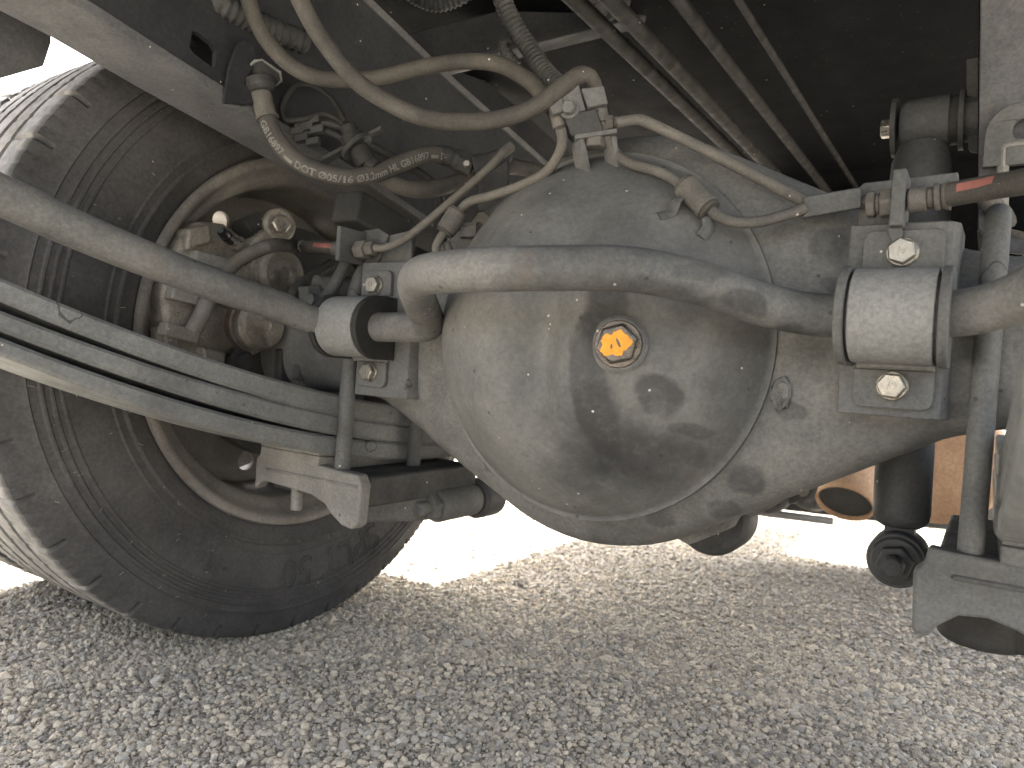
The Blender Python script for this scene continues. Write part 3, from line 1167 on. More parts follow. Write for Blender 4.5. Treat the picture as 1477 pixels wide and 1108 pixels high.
def ubolt(X, dz, label, r_=.0088):
    p = [(X, -.085, .236 + dz), (X, -.084, .30 + dz), (X, -.083, .42 + dz), (X, -.078, .455 + dz), (X, -.06, .483 + dz), (X, -.022, .493 + dz), (X, .015, .483 + dz),
         (X, .034, .455 + dz), (X, .038, .42 + dz), (X, .037, .30 + dz), (X, .035, .236 + dz)]
    b = MB()
    b.tube(spl(p, 6), r_, 16)
    b.build('u_bolt', M['plate'], None, label=label, cat='U-bolt', group='U-bolts clamping the axle to the springs')


ubolt(.163, -.003, 'far left U-bolt with legs in front of the leaf spring')
ubolt(.757, .012, 'right U-bolt standing between the shock and the near leaf spring', .0080)


def seat(X0, X1, z0, label, flip, ylen, shade):
    """casting under the spring: rear face with arched foot, long side, stud for the shock"""
    t = thing('spring_seat', label, 'spring seat', ((X0 + X1) / 2, -.02, z0), 'spring seats under the leaf springs')
    W = X1 - X0
    top = z0 + .062
    if flip > 0:
        o = [(X0, top - .006), (X0 + .012, top + .003), (X1 - .004, top - .004), (X1 + .003, top - .016), (X1, z0 + .004), (X1 - .008, z0 - .002), (X1 - .024, z0),
             (X1 - .042, z0 + .010), (X1 - .052, z0 + .019), (X1 - .075, z0 + .026), (X0 + .018, z0 + .030), (X0 + .008, z0 + .026), (X0, z0 + .018)]
    else:
        o = [(X0 + .006, top), (X1, top - .008), (X1, z0 + .012), (X0 + .07, z0 + .013), (X0 + .058, z0 + .018), (X0 + .042, z0 + .022), (X0 + .026, z0 + .020), (X0 + .014, z0 + .010),
             (X0 + .009, z0 + .001), (X0, z0 + .003), (X0 - .002, z0 + .045), (X0 + .004, z0 + .05)]
    b = MB()
    b.prism(o, (0, -.082, 0), (1, 0, 0), (0, 0, 1), .016)
    b.build('rear_face', M['cast'] if flip > 0 else M['plate'], t, bevel=.0025, seg=3)
    b = MB()
    b.box((X0 + .01, -.080, z0 + .020), (X1 - .003, ylen, z0 + .054))
    b.build('body', M['darkmetal'] if flip > 0 else M['plate'], t, bevel=.003)
    b = MB()
    b.box((X0 + .02, -.10, z0 + .043), (X1 - .002, -.094, z0 + .047))
    b.build('casting_ridge', M['cast'] if flip > 0 else M['plate'], t, bevel=.002)
    return t


sl = seat(.030, .204, .187, 'left spring seat, a pale casting covered in drip rings', 1, .12, 0)
sr = seat(.727, .93, .207, 'right spring seat under the near leaf spring, low right corner', -1, .14, 0)
b = MB()
b.lathe([(.001, 0), (.026, 0), (.030, .004), (.030, .03), (.001, .03)], (.768, -.02, .192), (0, 0, 1), 32)
b.lathe([(.001, 0), (.024, 0), (.024, .05), (.001, .05)], (.795, -.02, .195), (0, 0, 1), 32)
b.build('bolt_head', M['blackrubber'], sr, bevel=.002)
b = MB()
b.lathe([(.001, 0), (.007, 0), (.007, .05), (.001, .05)], (.08, -.075, .185), (0, 0, 1), 20)
b.build('locating_pin', M['cast'], sl, bevel=.001)
# long dark side of the left seat and the shock stud beyond it
q = [onX(.196, *p) for p in ((524, 696), (615, 705), (640, 712), (632, 735), (610, 752), (524, 755))]
b = MB()
b.prism([(p[1], p[2]) for p in q], (.17, 0, 0), (0, 1, 0), (0, 0, 1), .026)
b.build('side_arm', M['plate'], sl, bevel=.004)


# ------------------------------------------------------------------ shock absorbers
def shock(low, up, mirror, label):
    low, up = np.array(low), np.array(up)
    t = thing('shock_absorber', label, 'shock absorber', low - (0, 0, .03), 'shock absorbers beside the springs')
    d = nrm(up - low)
    L = np.linalg.norm(up - low)
    b = MB()
    b.lathe([(.001, .026), (.014, .026), (.019, .029), (.0225, .034), (.0235, .041), (.0235, L * .58), (.001, L * .58)], low, d, 40)
    b.build('lower_tube', M['shock'], t)
    b = MB()
    b.lathe([(.001, L * .40), (.0258, L * .40), (.0258, L - .050), (.0250, L - .036), (.0205, L - .021), (.010, L - .016), (.001, L - .016)], low, d, 40)
    b.build('dust_tube', M['shock'], t)
    b = MB()
    b.lathe([(.001, 0), (.023, 0), (.0245, .004), (.0245, .036), (.023, .04), (.001, .04)], low + (0, -.02, 0), (0, 1, 0), 36)
    b.obox(low + d * .032, (.012, .010, .014), (1, 0, 0), (0, 1, 0), d)
    b.build('lower_eye', M['shock'], t, bevel=.001)
    b = MB()
    b.lathe([(.001, 0), (.019, 0), (.021, .003), (.001, .003)], low + (0, -.024, 0), (0, 1, 0), 30)
    b.build('washer', M['darkmetal'], t)
    b = MB()
    b.hexhead(low + (0, -.0245, 0), (0, -1, 0), .026, .010, turn=.2)
    b.build('nut', M['darkmetal'], t, bevel=.001)
    b = MB()
    b.lathe([(.001, 0), (.0085, 0), (.0085, .022), (.007, .024), (.001, .024)], low + (0, -.03, 0), (0, -1, 0), 20)
    b.build('stud', M['darkmetal'], t, bevel=.0006)
    return t, d


SL, SU = onY(.075, 1296, 803), onY(.11, 1333, 180)
sh, dsh = shock(SL, SU, 0, 'black shock absorber hanging beside the near bar clamp on the right')
b = MB()
b.lathe([(.001, -.019), (.020, -.019), (.024, -.013), (.024, .021), (.001, .021)], SU, (1, 0, .02), 36)
b.build('upper_eye', M['shock'], sh, bevel=.001)
b = MB()
b.lathe([(.001, -.026), (.027, -.026), (.027, -.022), (.001, -.022)], SU, (1, 0, .02), 36)
b.build('washer', M['darkmetal'], sh)
b = MB()
b.lathe([(.001, .028), (.027, .028), (.027, .032), (.001, .032)], SU, (1, 0, .02), 36)
b.build('washer', M['darkmetal'], sh)
b = MB()
b.lathe([(.001, .021), (.0215, .021), (.0215, .028), (.001, .028)], SU, (1, 0, .02), 36)
b.build('rubber_bush', M['blackrubber'], sh)
b = MB()
b.hexhead(SU + (-.026, 0, 0), (-1, 0, 0), .016, .010)
b.build('bolt', M['bolt'], sh, bevel=.001)
b = MB()
b.lathe([(.001, .032), (.0205, .032), (.0205, .09), (.001, .09)], SU, (1, 0, .02), 32)
b.build('mount_post', M['shock'], sh)
b = MB()
q = [onY(.095, *p) for p in ((1394, 85), (1412, 82), (1412, 142), (1394, 138))]
b.prism([(p[0], p[2]) for p in q], (0, .105, 0), (1, 0, 0), (0, 0, 1), .01)
b.build('mount_bracket', M['darkmetal'], gs, bevel=.001)
b = MB()
q = [onY(.095, *p) for p in ((1397, 188), (1412, 192), (1412, 218), (1400, 216), (1396, 210))]
b.prism([(p[0], p[2]) for p in q], (0, .105, 0), (1, 0, 0), (0, 0, 1), .004)
b.build('mount_bracket', M['darkmetal'], gs, bevel=.001)
LL = onY(.10, 668, 722)
shl = thing('shock_absorber', 'left shock absorber seen as a dark eye behind the spring seat', 'shock absorber', LL, 'shock absorbers beside the springs')
b = MB()
b.lathe([(.001, .022), (.022, .022), (.027, .026), (.027, .062), (.022, .066), (.001, .066)], LL, (0, 1, 0), 36)
b.build('lower_eye', M['shock'], shl, bevel=.001)
b = MB()
b.lathe([(.001, .04), (.027, .05), (.027, .30), (.001, .30)], LL + (-.012, .044, 0), (-.1, .1, 1), 32)
b.build('lower_tube', M['shock'], shl)
b = MB()
b.lathe([(.001, -.06), (.019, -.06), (.021, -.055), (.021, .018), (.001, .018)], LL, (0, 1, 0), 30)
b.build('spacer', M['plate'], shl, bevel=.001)
b = MB()
b.hexhead(LL + (0, -.06, 0), (0, -1, 0), .030, .014, turn=.3)
b.build('nut', M['plate'], shl, bevel=.001)
b = MB()
b.lathe([(.001, 0), (.009, 0), (.009, .022), (.008, .024), (.001, .024)], LL + (0, -.07, 0), (0, -1, 0), 20)
b.build('stud', M['plate'], shl, bevel=.0006)

# ------------------------------------------------------------------ wheel
WR = .385
wh = thing('truck_wheel', 'big dusty truck wheel with a lettered tyre standing on the asphalt', 'wheel', (0, 0, 0))
side = [(.232, -.014), (.2365, -.003), (.246, .004), (.258, .0085), (.2615, .0115), (.2635, .0115), (.2655, .0095), (.270, .0105),
        (.274, .0125), (.2765, .0115), (.285, .0135), (.305, .0150), (.318, .0148), (.3195, .0165), (.3215, .0165), (.323, .0142), (.3265, .0138), (.328, .0155), (.330, .0153),
        (.3315, .0130), (.335, .0125), (.3365, .0142), (.3385, .0138), (.340, .0112), (.347, .0095), (.3485, .0105), (.350, .0088), (.356, .0065), (.361, .0045), (.366, .0025), (.372, .0008), (.378, -.001), (.3825, -.0045)]
tread = [(.3845, -.012), (.385, -.03), (.385, -.042), (.376, -.044), (.376, -.050), (.385, -.052), (.3855, -.074), (.3855, -.076), (.376, -.078), (.376, -.085), (.3855, -.087), (.3857, -.10)]
half = side + tread
prof = half + [(r_, -.2 - x_) for r_, x_ in half[::-1][1:]]
NT_ = 640
v, f = [], []
ns = len(side)
for i, (r_, x_) in enumerate(prof):
    j = i if i < len(half) else 2 * len(half) - 2 - i
    sh_ = 24 + 0 if False else ns - 6
    for k in range(NT_):
        rr, xx = r_, x_
        sg = 1 if i < len(half) else -1
        if ns - 3 <= j <= ns + 1:
            if k % 16 == 0:
                rr -= .0035; xx -= .003 * sg
            elif k % 4 == 0:
                rr -= .0010; xx -= .0008 * sg
        elif j in (ns + 2, ns + 5, ns + 6, ns + 7):
            if k % 8 == 0: rr -= .0008
        a = 2 * math.pi * k / NT_
        v.append((xx, rr * math.sin(a), WR + rr * math.cos(a)))
for i in range(len(prof) - 1):
    for k in range(NT_):
        k2 = (k + 1) % NT_
        f.append((i * NT_ + k, i * NT_ + k2, (i + 1) * NT_ + k2, (i + 1) * NT_ + k))
b = MB()
b.add(v, f)
ty = b.build('tyre', M['tyre'], wh, smooth=32)


def side_x(r_):
    rs, xs_ = zip(*side)
    return float(np.interp(r_, rs, xs_))


def bend_text(txt, size, r0, ang, name, outline=.0007, spacing=1.1):
    """raised outline letters, tops outwards; ang: direction of the text's middle, from straight down towards the front"""
    V, F = text_mesh(txt, size, outline, spacing)
    mid = (V[:, 0].min() + V[:, 0].max()) / 2
    out_ = []
    for vx, vy, vz in V:
        rr = r0 + vy
        a = ang - (vx - mid) / (r0 + size * .35)      # reads clockwise on the inner face
        out_.append((side_x(rr) + .0004 + vz, rr * math.sin(a), WR - rr * math.cos(a)))
    b = MB()
    b.add(out_, F)
    return b.build(name, M['tyre'], ty, smooth=30)


bend_text('SPLT 50', .054, .284, R(10), 'raised_lettering', .0014, 1.0)
bend_text('E', .056, .283, R(44), 'raised_lettering', .0014)
bend_text('\u00b7M\u00b7', .030, .290, R(-27), 'raised_lettering', .0008)
b = MB()
for k in range(110):
    a = random.uniform(-2.4, 2.4)
    r_ = random.choice((.262, .286, .322, .33, .349, .36)) + random.uniform(-.004, .004)
    p_ = np.array([side_x(r_) - .001, r_ * math.sin(a), WR - r_ * math.cos(a)])
    dirv = nrm((random.uniform(.1, .5), random.uniform(-1, 1), random.uniform(-.5, .5)))
    b.tube([p_, p_ + dirv * random.uniform(.004, .009)], .00035, 4)
b.build('vent_spews', M['hair'], ty, smooth=0, kind='stuff')

b = MB()
b.lathe([(.2375, -.006), (.2405, .002), (.2385, .0055), (.2335, .006), (.228, .003), (.224, -.006), (.216, -.014), (.208, -.019), (.204, -.03), (.203, -.075), (.198, -.10), (.198, -.19), (.2375, -.195), (.2375, -.006)], (0, 0, WR), (1, 0, 0), 128)
me_faces = b.f[:-2]
b.f = me_faces
b.build('rim', M['rim'], wh, smooth=40)
# wheel disc with seven hand holes
b = MB()
hl = []
for h in range(7):
    a0 = R(-23.4 + 360 / 7 * h)
    c_ = (.170 * math.sin(a0), .170 * math.cos(a0))
    hl.append([(c_[0] + .013 * math.cos(t), c_[1] + .013 * math.sin(t)) for t in np.linspace(0, 2 * math.pi, 21)[:-1]])
b.prism([(.2 * math.cos(t), .2 * math.sin(t)) for t in np.linspace(0, 2 * math.pi, 97)[:-1]], (-.116, 0, WR), (0, 1, 0), (0, 0, 1), .006, hl)
b.build('wheel_disc', M['rim'], wh, smooth=40)
b = MB()
b.lathe([(.06, -.02), (.062, -.005), (.068, -.005), (.155, -.03), (.155, -.052), (.07, -.06), (.06, -.06)], (0, 0, WR), (1, 0, 0), 72)
b.build('brake_disc', M['darkmetal'], wh)

ow = thing('truck_wheel', 'outer twin tyre mostly hidden behind the lettered one at the lower left', 'wheel', (-.235, 0, 0))
o = ty.copy()
COL.objects.link(o)
o.parent = ow
b = MB()
b.lathe([(.2375, -.006), (.204, -.03), (.198, -.12), (.198, -.19), (.2375, -.195), (.2375, -.006)], (-.235, 0, WR), (1, 0, 0), 96)
b.f = b.f[:-2]
b.build('rim', M['rim'], ow, smooth=40)

# ------------------------------------------------------------------ brake caliper
bc = thing('brake_caliper', 'brassy cast brake caliper with two pistons inside the wheel', 'brake caliper', onX(.03, 330, 430))


def cx(px, py, X=.02): return onX(X, px, py)


q = [cx(*p) for p in ((292, 318), (330, 322), (352, 338), (388, 352), (408, 380), (404, 420), (380, 440), (376, 470), (352, 502), (318, 520), (286, 522), (262, 510), (246, 476), (240, 430), (246, 385), (266, 345))]
b = MB()
b.prism([(p[1], p[2]) for p in q], (-.045, 0, 0), (0, 1, 0), (0, 0, 1), .058)
b.build('body', M['caliper'], bc, bevel=.006, seg=3)
for (px, py, rr) in ((374, 396, .030), (345, 468, .030)):
    b = MB()
    b.lathe([(.001, 0), (rr + .008, 0), (rr + .008, .014), (rr + .002, .019), (rr + .002, .030), (rr - .001, .031), (rr - .001, .034), (rr + .001, .035),
             (rr + .001, .046), (rr - .004, .053), (.008, .0545), (.006, .0525), (.001, .0525)], cx(px, py, -.004), (1, -.06, 0), 40)
    b.build('piston_housing', M['caliper'], bc, smooth=30)
q = [cx(*p, .02) for p in ((330, 405), (352, 412), (338, 448), (316, 440))]
b = MB()
b.prism([(p[1], p[2]) for p in q], (.008, 0, 0), (0, 1, 0), (0, 0, 1), .022)
b.build('bridge', M['caliper'], bc, bevel=.003)
for (q, x1) in ((((286, 500), (322, 508), (318, 530), (292, 524)), .028), (((236, 470), (262, 482), (258, 512), (240, 498)), .020), (((270, 330), (300, 322), (306, 350), (268, 362)), .022)):
    q = [cx(*p, .02) for p in q]
    b = MB()
    b.prism([(p[1], p[2]) for p in q], (x1 - .03, 0, 0), (0, 1, 0), (0, 0, 1), .03)
    b.build('lug', M['caliper'], bc, bevel=.003)
b = MB()
b.hexhead(cx(318, 422, .045), (1, -.2, 0), .017, .012)
b.lathe([(.001, -.02), (.011, -.02), (.011, 0), (.001, 0)], cx(318, 422, .045), (1, -.2, 0), 20)
b.build('banjo_bolt', M['rim'], bc, bevel=.001)
b = MB()
A = cx(385, 330, .03)
b.lathe([(.001, -.03), (.016, -.03), (.017, .002), (.020, .006), (.020, .014), (.001, .014)], cx(398, 326, .03), (1, -.25, 0), 28)
b.obox(cx(372, 346, .025), (.010, .024, .012), (1, 0, 0), cx(398, 326, .025) - cx(345, 366, .025), (0, .3, 1))
b.build('pin_arm', M['caliper'], bc, bevel=.004, seg=3)
b = MB()
b.hexhead(cx(402, 324, .046), (1, -.3, 0), .020, .010)
b.build('pin_bolt', M['bolt'], bc, bevel=.0015)
b = MB()
ps = [cx(348 + 6 * i, 336 - 3.0 * i, .01) for i in range(6)]
path = []; rs = []
for i in range(12):
    t_ = i / 11
    path.append(ps[0] * (1 - t_) + ps[-1] * t_); rs.append(.011 if i % 2 else .015)
b.tube(path, rs, 20)
b.build('pin_boot', M['blackrubber'], bc)
b = MB()
b.lathe([(.001, 0), (.009, 0), (.009, .008), (.006, .012), (.006, .018), (.001, .018)], cx(340, 354, .03), cx(322, 333, .06) - cx(340, 354, .03), 18)
b.build('bleed_screw', M['bolt'], bc, bevel=.001)
b = MB()
A, B = cx(332, 346, .042), cx(320, 334, .058)
b.tube([A, A + (B - A) * .5, A + (B - A) * .55, B, B + (B - A) * .15], [.0065, .0065, .0055, .0055, .003], 18)
b.build('bleed_cap', M['cap'], bc)
for (px, py) in ((300, 376), (268, 428), (258, 480)):
    b = MB()
    b.obox(cx(px, py, .020), (.008, .020, .007), (1, 0, 0), cx(px + 30, py + 8, .02) - cx(px - 30, py - 8, .02), (0, .2, 1))
    b.build('cast_rib', M['cast'], bc, bevel=.0015)
b = MB()
b.lathe([(.001, 0), (.016, 0), (.017, .006), (.011, .007), (.011, .014), (.001, .014)], cx(344, 522, .01), (1, 0, 0), 28)
b.build('mount_bolt', M['darkmetal'], bc, bevel=.001)
b = MB()
b.tube([cx(300, 432, .035), cx(292, 452, .035), cx(278, 478, .03)], .009, 14)
b.build('spring_clip', M['rim'], bc)
# carrier plate behind, and the lower bracket on the axle end
b = MB()
q = [onX(-.005, *p) for p in ((410, 350), (432, 352), (440, 410), (446, 470), (420, 540), (395, 560), (372, 520))]
b.prism([(p[1], p[2]) for p in q], (-.02, 0, 0), (0, 1, 0), (0, 0, 1), .014)
b.build('carrier', M['darkmetal'], bc, bevel=.003)
cb = thing('cable_bracket', 'folded grey bracket plate behind the bar arm above the top leaf', 'bracket', onX(.06, 462, 540))
q = [onX(.07, *p) for p in ((440, 503), (500, 500), (503, 512), (480, 560), (426, 547), (430, 530))]
b = MB()
b.prism([(p[1], p[2]) for p in q], (.06, 0, 0), (0, 1, 0), (0, 0, 1), .01)
b.build('plate', M['plate'], cb, bevel=.002)
q = [onX(.055, *p) for p in ((415, 505), (428, 500), (432, 560), (414, 556))]
b = MB()
b.prism([(p[1], p[2]) for p in q], (.03, 0, 0), (0, 1, 0), (0, 0, 1), .012)
b.build('flange', M['darkmetal'], cb, bevel=.002)
ft = thing('cable_eye', 'rounded grey cable eye with a bent lever left of the bar elbow', 'cable eye', onX(.12, 455, 425))
b = MB()
p0, p1 = onX(.11, 458, 418), onX(.13, 535, 412)
b.tube([p0, (p0 + p1) / 2, p1], [.017, .013, .016], 18)
b.build('arm', M['plate'], ft)
b = MB()
b.tube(spl([onX(.13, *p) for p in ((502, 372), (488, 400), (474, 422), (460, 434), (446, 432))], 5), .0068, 14)
b.build('lever', M['plate'], ft)
b = MB()
b.tube(spl([onX(.08, *p) for p in ((478, 380), (452, 398), (430, 412), (422, 428), (428, 436))], 5), .006, 12)
b.build('inner_lever', M['darkmetal'], ft)
b = MB()
b.obox(onX(.12, 447, 424), (.008, .010, .009), (1, 0, 0), (0, 1, .2), (0, -.2, 1))
b.build('clevis', M['plate'], ft, bevel=.002)


# ------------------------------------------------------------------ hoses and pipes
def hose(name, pts, d, r, mat, label, cat='hose', group=None, n=18, k=9):
    """pts in the photograph with the distance of each point"""
    P = [onD(dd, *p) for p, dd in zip(pts, d)]
    path = spl(P, k)
    b = MB()
    b.tube(path, r, n)
    return b.build(name, mat, None, label=label, cat=cat, group=group), path


HG = 'rubber hoses looping above the axle'
o, _ = hose('air_hose', [(405, -150), (418, -40), (440, 15), (468, 62), (512, 115), (560, 148), (612, 170), (668, 176), (725, 171), (775, 152), (815, 122), (838, 108), (853, 116), (860, 140), (866, 170)],
            [.60, .60, .60, .60, .60, .60, .60, .60, .60, .60, .60, .606, .614, .622, .624], .0072, M['rubber'], 'longer looping rubber hose hanging lowest above the axle', 'hose', HG)
o, _ = hose('air_hose', [(345, -150), (350, -45), (365, 20), (392, 68), (432, 102), (478, 115), (545, 112), (610, 97), (668, 89), (715, 92), (758, 113), (788, 142), (800, 160)],
            [.66, .66, .66, .66, .66, .67, .68, .68, .68, .67, .65, .628, .622], .0072, M['rubber'], 'shallower looping rubber hose behind the lowest one', 'hose', HG)
for A, B, rr in (((862, 150), (868, 178), .0068), ((801, 160), (808, 184), .006)):
    b = MB()
    b.tube([J(*A), (J(*A) + J(*B)) / 2, J(*B)], rr, 16)
    b.build('hose_ferrule', M['pipe'], js)

bh = thing('brake_hose', 'printed rubber brake hose curving from the rail bracket to a joint', 'hose', onD(.72, 480, 250), 'rubber brake hoses')
hp = [(373, 128), (382, 158), (391, 185), (406, 210), (430, 233), (462, 248), (500, 256), (540, 251), (578, 236), (612, 224), (640, 224), (662, 233)]
hd = [.70, .70, .70, .70, .70, .70, .705, .72, .735, .75, .765, .775]
path = spl([onD(d_, *p) for p, d_ in zip(hp, hd)], 10)
b = MB()
b.tube(path[6:], .0088, 36)
b.build('hose', M['rubber'], bh)
b = MB()
b.tube(path[:16], [.0105] * 6 + [.0098] * 8 + [.011, .011], 20)
b.build('ferrule', M['pipe'], bh)
b = MB()
b.tube(path[-14:], [.0095] * 3 + [.0105] * 4 + [.0095] * 2 + [.0105] * 5, 20)
b.build('end_ferrule', M['darkmetal'], bh)


def print_on(path, txt, r, size, start, name, parent, mat, side_up=-1, spacing=1.0):
    """letters wrapped on a hose: along the path and round it, on the side looking back towards the rear of the truck"""
    V, F = text_mesh(txt, size, 0, spacing)
    P = np.array(path)
    seg_ = np.linalg.norm(np.diff(P, axis=0), axis=1)
    S = np.concatenate([[0], np.cumsum(seg_)])
    out_ = []
    vm = (V[:, 1].min() + V[:, 1].max()) / 2
    for vx, vy, vz in V:
        s_ = start + vx
        i = min(len(P) - 2, max(0, int(np.searchsorted(S, s_) - 1)))
        t_ = (s_ - S[i]) / seg_[i]
        c_ = P[i] * (1 - t_) + P[i + 1] * t_
        ta = nrm(P[i + 1] - P[i])
        back = nrm(np.array([.55, -.80, -.12]))
        nb_ = nrm(back - ta * (back @ ta))
        bi = np.cross(nb_, ta)
        a = (vy - vm) / r - .35
        out_.append(c_ + (nb_ * math.cos(a) + bi * math.sin(a)) * (r + .0003))
    b = MB()
    b.add(out_, F)
    return b.build(name, mat, parent, smooth=0), S[-1]


print_on(path, 'GB16897 \u25ac DOT \u00d805/16 \u00d83.2mm HL GB16897 \u25ac DOT \u00d805/16 \u00d83.2mm HL GB16897 \u25ac DOT \u00d805/16', .0091, .0092, .034, 'printed_text', bh, M['white'])
hb = thing('hose_bracket', 'dark diamond-shaped hose bracket on the rail, its lit edges added as a pale line', 'bracket', onX(.155, 345, 130))
fc = onD(.70, 375, 112)
fn = nrm(onD(.70, 385, 165) - onD(.70, 370, 105))
fu = nrm(onD(.70, 407, 112) - onD(.70, 337, 112)); fu = nrm(fu - fn * (fu @ fn)); fv = np.cross(fn, fu)
pn = nrm(fn * .75 - AX[2] * .65)


def onP(px, py):
    d = ray(px, py)
    return CAM + d * (((fc - CAM) @ pn) / (d @ pn))


q = [onP(*p) for p in ((334, 120), (352, 102), (368, 88), (378, 86), (404, 104), (406, 116), (388, 133), (352, 137))]
pu = nrm(AX[0] - pn * (AX[0] @ pn)); pv = np.cross(pn, pu)
b = MB()
b.prism([((p - fc) @ pu, (p - fc) @ pv) for p in q], fc, pu, pv, -.005)
b.build('flange', M['darkmetal'], hb, bevel=.0015)
b = MB()
qq = [onX(XR + .003, *p) for p in ((318, 150), (326, 98), (340, 62), (352, 58), (362, 64), (368, 90), (350, 122), (372, 150), (348, 153))]
b.prism([(p[1], p[2]) for p in qq], (XR + .003, 0, 0), (0, 1, 0), (0, 0, 1), .004)
b.build('ear', M['web'], hb, bevel=.0015)
ed = [q[0] , q[1], q[2], q[3], q[4], q[5], q[6]]
b = MB()
b.tube([p + pn * .0005 for p in ed], [.0004, .0012, .0016, .0008, .0014, .0011, .0003], 6)  # pale line along the flange rim, painted in as its lit edge
b.build('lit_edge_line', M['zinc'], hb)
b = MB()
b.lathe([(.001, 0), (.0145, 0), (.0145, .008), (.0105, .012), (.001, .012)], onD(.697, 373, 116), fn, 28)
b.build('hose_nut', M['darkmetal'], hb, bevel=.001)

# joint at the end of the printed hose
tj = thing('hose_joint', 'dull brake joint with a copper glint at the end of the printed hose', 'hose joint', onD(.78, 690, 245))
b = MB()
b.tube([onD(.775, 655, 229), onD(.775, 668, 235), onD(.775, 683, 241)], .0125, 6)
b.build('hex_end', M['darkmetal'], tj, bevel=.001)
b = MB()
b.lathe([(.001, 0), (.0045, 0), (.003, .002), (.001, .002)], onD(.762, 673, 236), -AX[2], 14)
b.build('copper_washer', M['bolt'], tj)
b = MB()
b.tube([onD(.775, 683, 242), onD(.775, 705, 237), onD(.775, 722, 228), onD(.775, 735, 220)], [.014, .012, .010, .008], 16)
b.obox(onD(.775, 712, 268), (.017, .006, .028), AX[0], AX[2], AX[1])
b.build('joint_body', M['darkmetal'], tj, bevel=.003)
o, _ = hose('brake_pipe', [(540, 358), (556, 357), (580, 347), (606, 328), (650, 291), (700, 247), (722, 224), (738, 211)],
            [.765, .762, .755, .75, .74, .735, .735, .74], [.0042] * 55 + [.0052] * 9, M['pipe'], 'brake pipe rising from the left hose bracket to a capped tip', 'brake pipe')
for nm, P0, P1, rr, nn in (('nut', (516, 361), (530, 360), .0105, 6), ('nut', (530, 360), (541, 358), .008, 6), ('ferrule', (484, 359), (505, 360), .0085, 16)):
    b = MB()
    b.tube([onY(-.10, *P0), onY(-.10, *P1)], rr, nn)
    b.build(nm, M['pipe'], brL, bevel=.001)
fh = thing('flexible_hose', 'brake hose with a red stripe running left into the caliper', 'hose', onY(-.10, 440, 355), 'rubber brake hoses')
pp = [onY(-.10, 495, 359), onY(-.095, 460, 357), onY(-.08, 425, 355), onX(.13, 395, 354), onX(.11, 365, 364), onX(.09, 342, 378), onX(.075, 325, 398), onX(.05, 318, 420)]
hpth = spl(pp, 8)
b = MB()
b.tube(hpth, .0072, 18)
b.build('hose', M['rubber'], fh)


def stripe(path, s0, s1, r, w0, name, parent, mat, cdir):
    """a painted bar on a hose"""
    P = np.array(path)
    seg_ = np.linalg.norm(np.diff(P, axis=0), axis=1)
    S = np.concatenate([[0], np.cumsum(seg_)])
    v, f = [], []
    nn = 12
    for i in range(nn + 1):
        s_ = s0 + (s1 - s0) * i / nn
        c_ = np.array([np.interp(s_, S, P[:, k]) for k in range(3)])
        c2 = np.array([np.interp(s_ + .001, S, P[:, k]) for k in range(3)])
        ta = nrm(c2 - c_)
        nb_ = nrm(np.array(cdir) - ta * (np.array(cdir) @ ta))
        bi = np.cross(nb_, ta)
        for a in np.linspace(-w0, w0, 5):
            v.append(c_ + (nb_ * math.cos(a) + bi * math.sin(a)) * (r + .0003))
    for i in range(nn):
        for k in range(4):
            f.append((i * 5 + k, i * 5 + k + 1, i * 5 + k + 6, i * 5 + k + 5))
    b = MB()
    b.add(v, f)
    return b.build(name, mat, parent)


stripe(hpth, .012, .046, .0072, .36, 'red_stripe', fh, M['red'], nrm((.5, -.85, .15)))
stripe(hpth, .088, .094, .0072, 1.2, 'pale_band', fh, M['white'], nrm((.5, -.85, .0)))

# second rubber hose passing below the printed one, and the black connector
o, _ = hose('rubber_hose', [(540, 236), (556, 258), (585, 271), (622, 273), (660, 262), (700, 245), (740, 241), (790, 250)],
            [.735, .74, .75, .765, .79, .82, .85, .88], .0088, M['rubber'], 'plain rubber hose dipping below the printed hose', 'hose')
cn = thing('hose_connector', 'black connector on a flat bracket between the looping hoses', 'connector', onD(.72, 515, 205))
for P0, P1, rr in (((502, 182), (507, 195), .010), ((507, 195), (512, 208), .0135), ((512, 208), (517, 214), .021), ((517, 214), (530, 238), .0125), ((530, 236), (542, 244), .011)):
    b = MB()
    b.tube([onD(.72, *P0), onD(.72, *P1)], rr * .85, 16)
    b.build('connector_section', M['blackrubber'] if rr < .02 else M['darkmetal'], cn, bevel=.001)
b = MB()
b.obox(onD(.725, 498, 216), (.042, .008, .002), onD(.725, 535, 196) - onD(.725, 462, 235), AX[2], AX[1])
b.build('flat_bracket', M['darkmetal'], cn, bevel=.0006)
o, _ = hose('cable', [(498, 176), (480, 145), (452, 125), (425, 124), (408, 150), (412, 172), (438, 172), (470, 165), (500, 182), (530, 215)],
            [.725, .735, .735, .73, .725, .725, .73, .735, .735, .735], .0030, M['blackrubber'], 'thin black cable looping from the black connector', 'cable')
for k, (pts, lb) in enumerate(((((420, 195), (470, 190), (520, 215), (580, 240), (622, 262), (640, 300), (642, 350)), 'upper thin dark pipe curving down behind the hoses'),
                               (((425, 182), (480, 180), (540, 212), (600, 245), (628, 275), (630, 350)), 'lower thin dark pipe beside its twin behind the hoses'))):
    hose('dark_pipe', pts, [.735, .745, .76, .78, .80, .83, .86][:len(pts)], .0040, M['darkmetal'], lb, 'pipe')
wire = thing('wire_connector', 'cluster of small black wire plugs behind the printed hose', 'wire plugs', onD(.735, 450, 190))
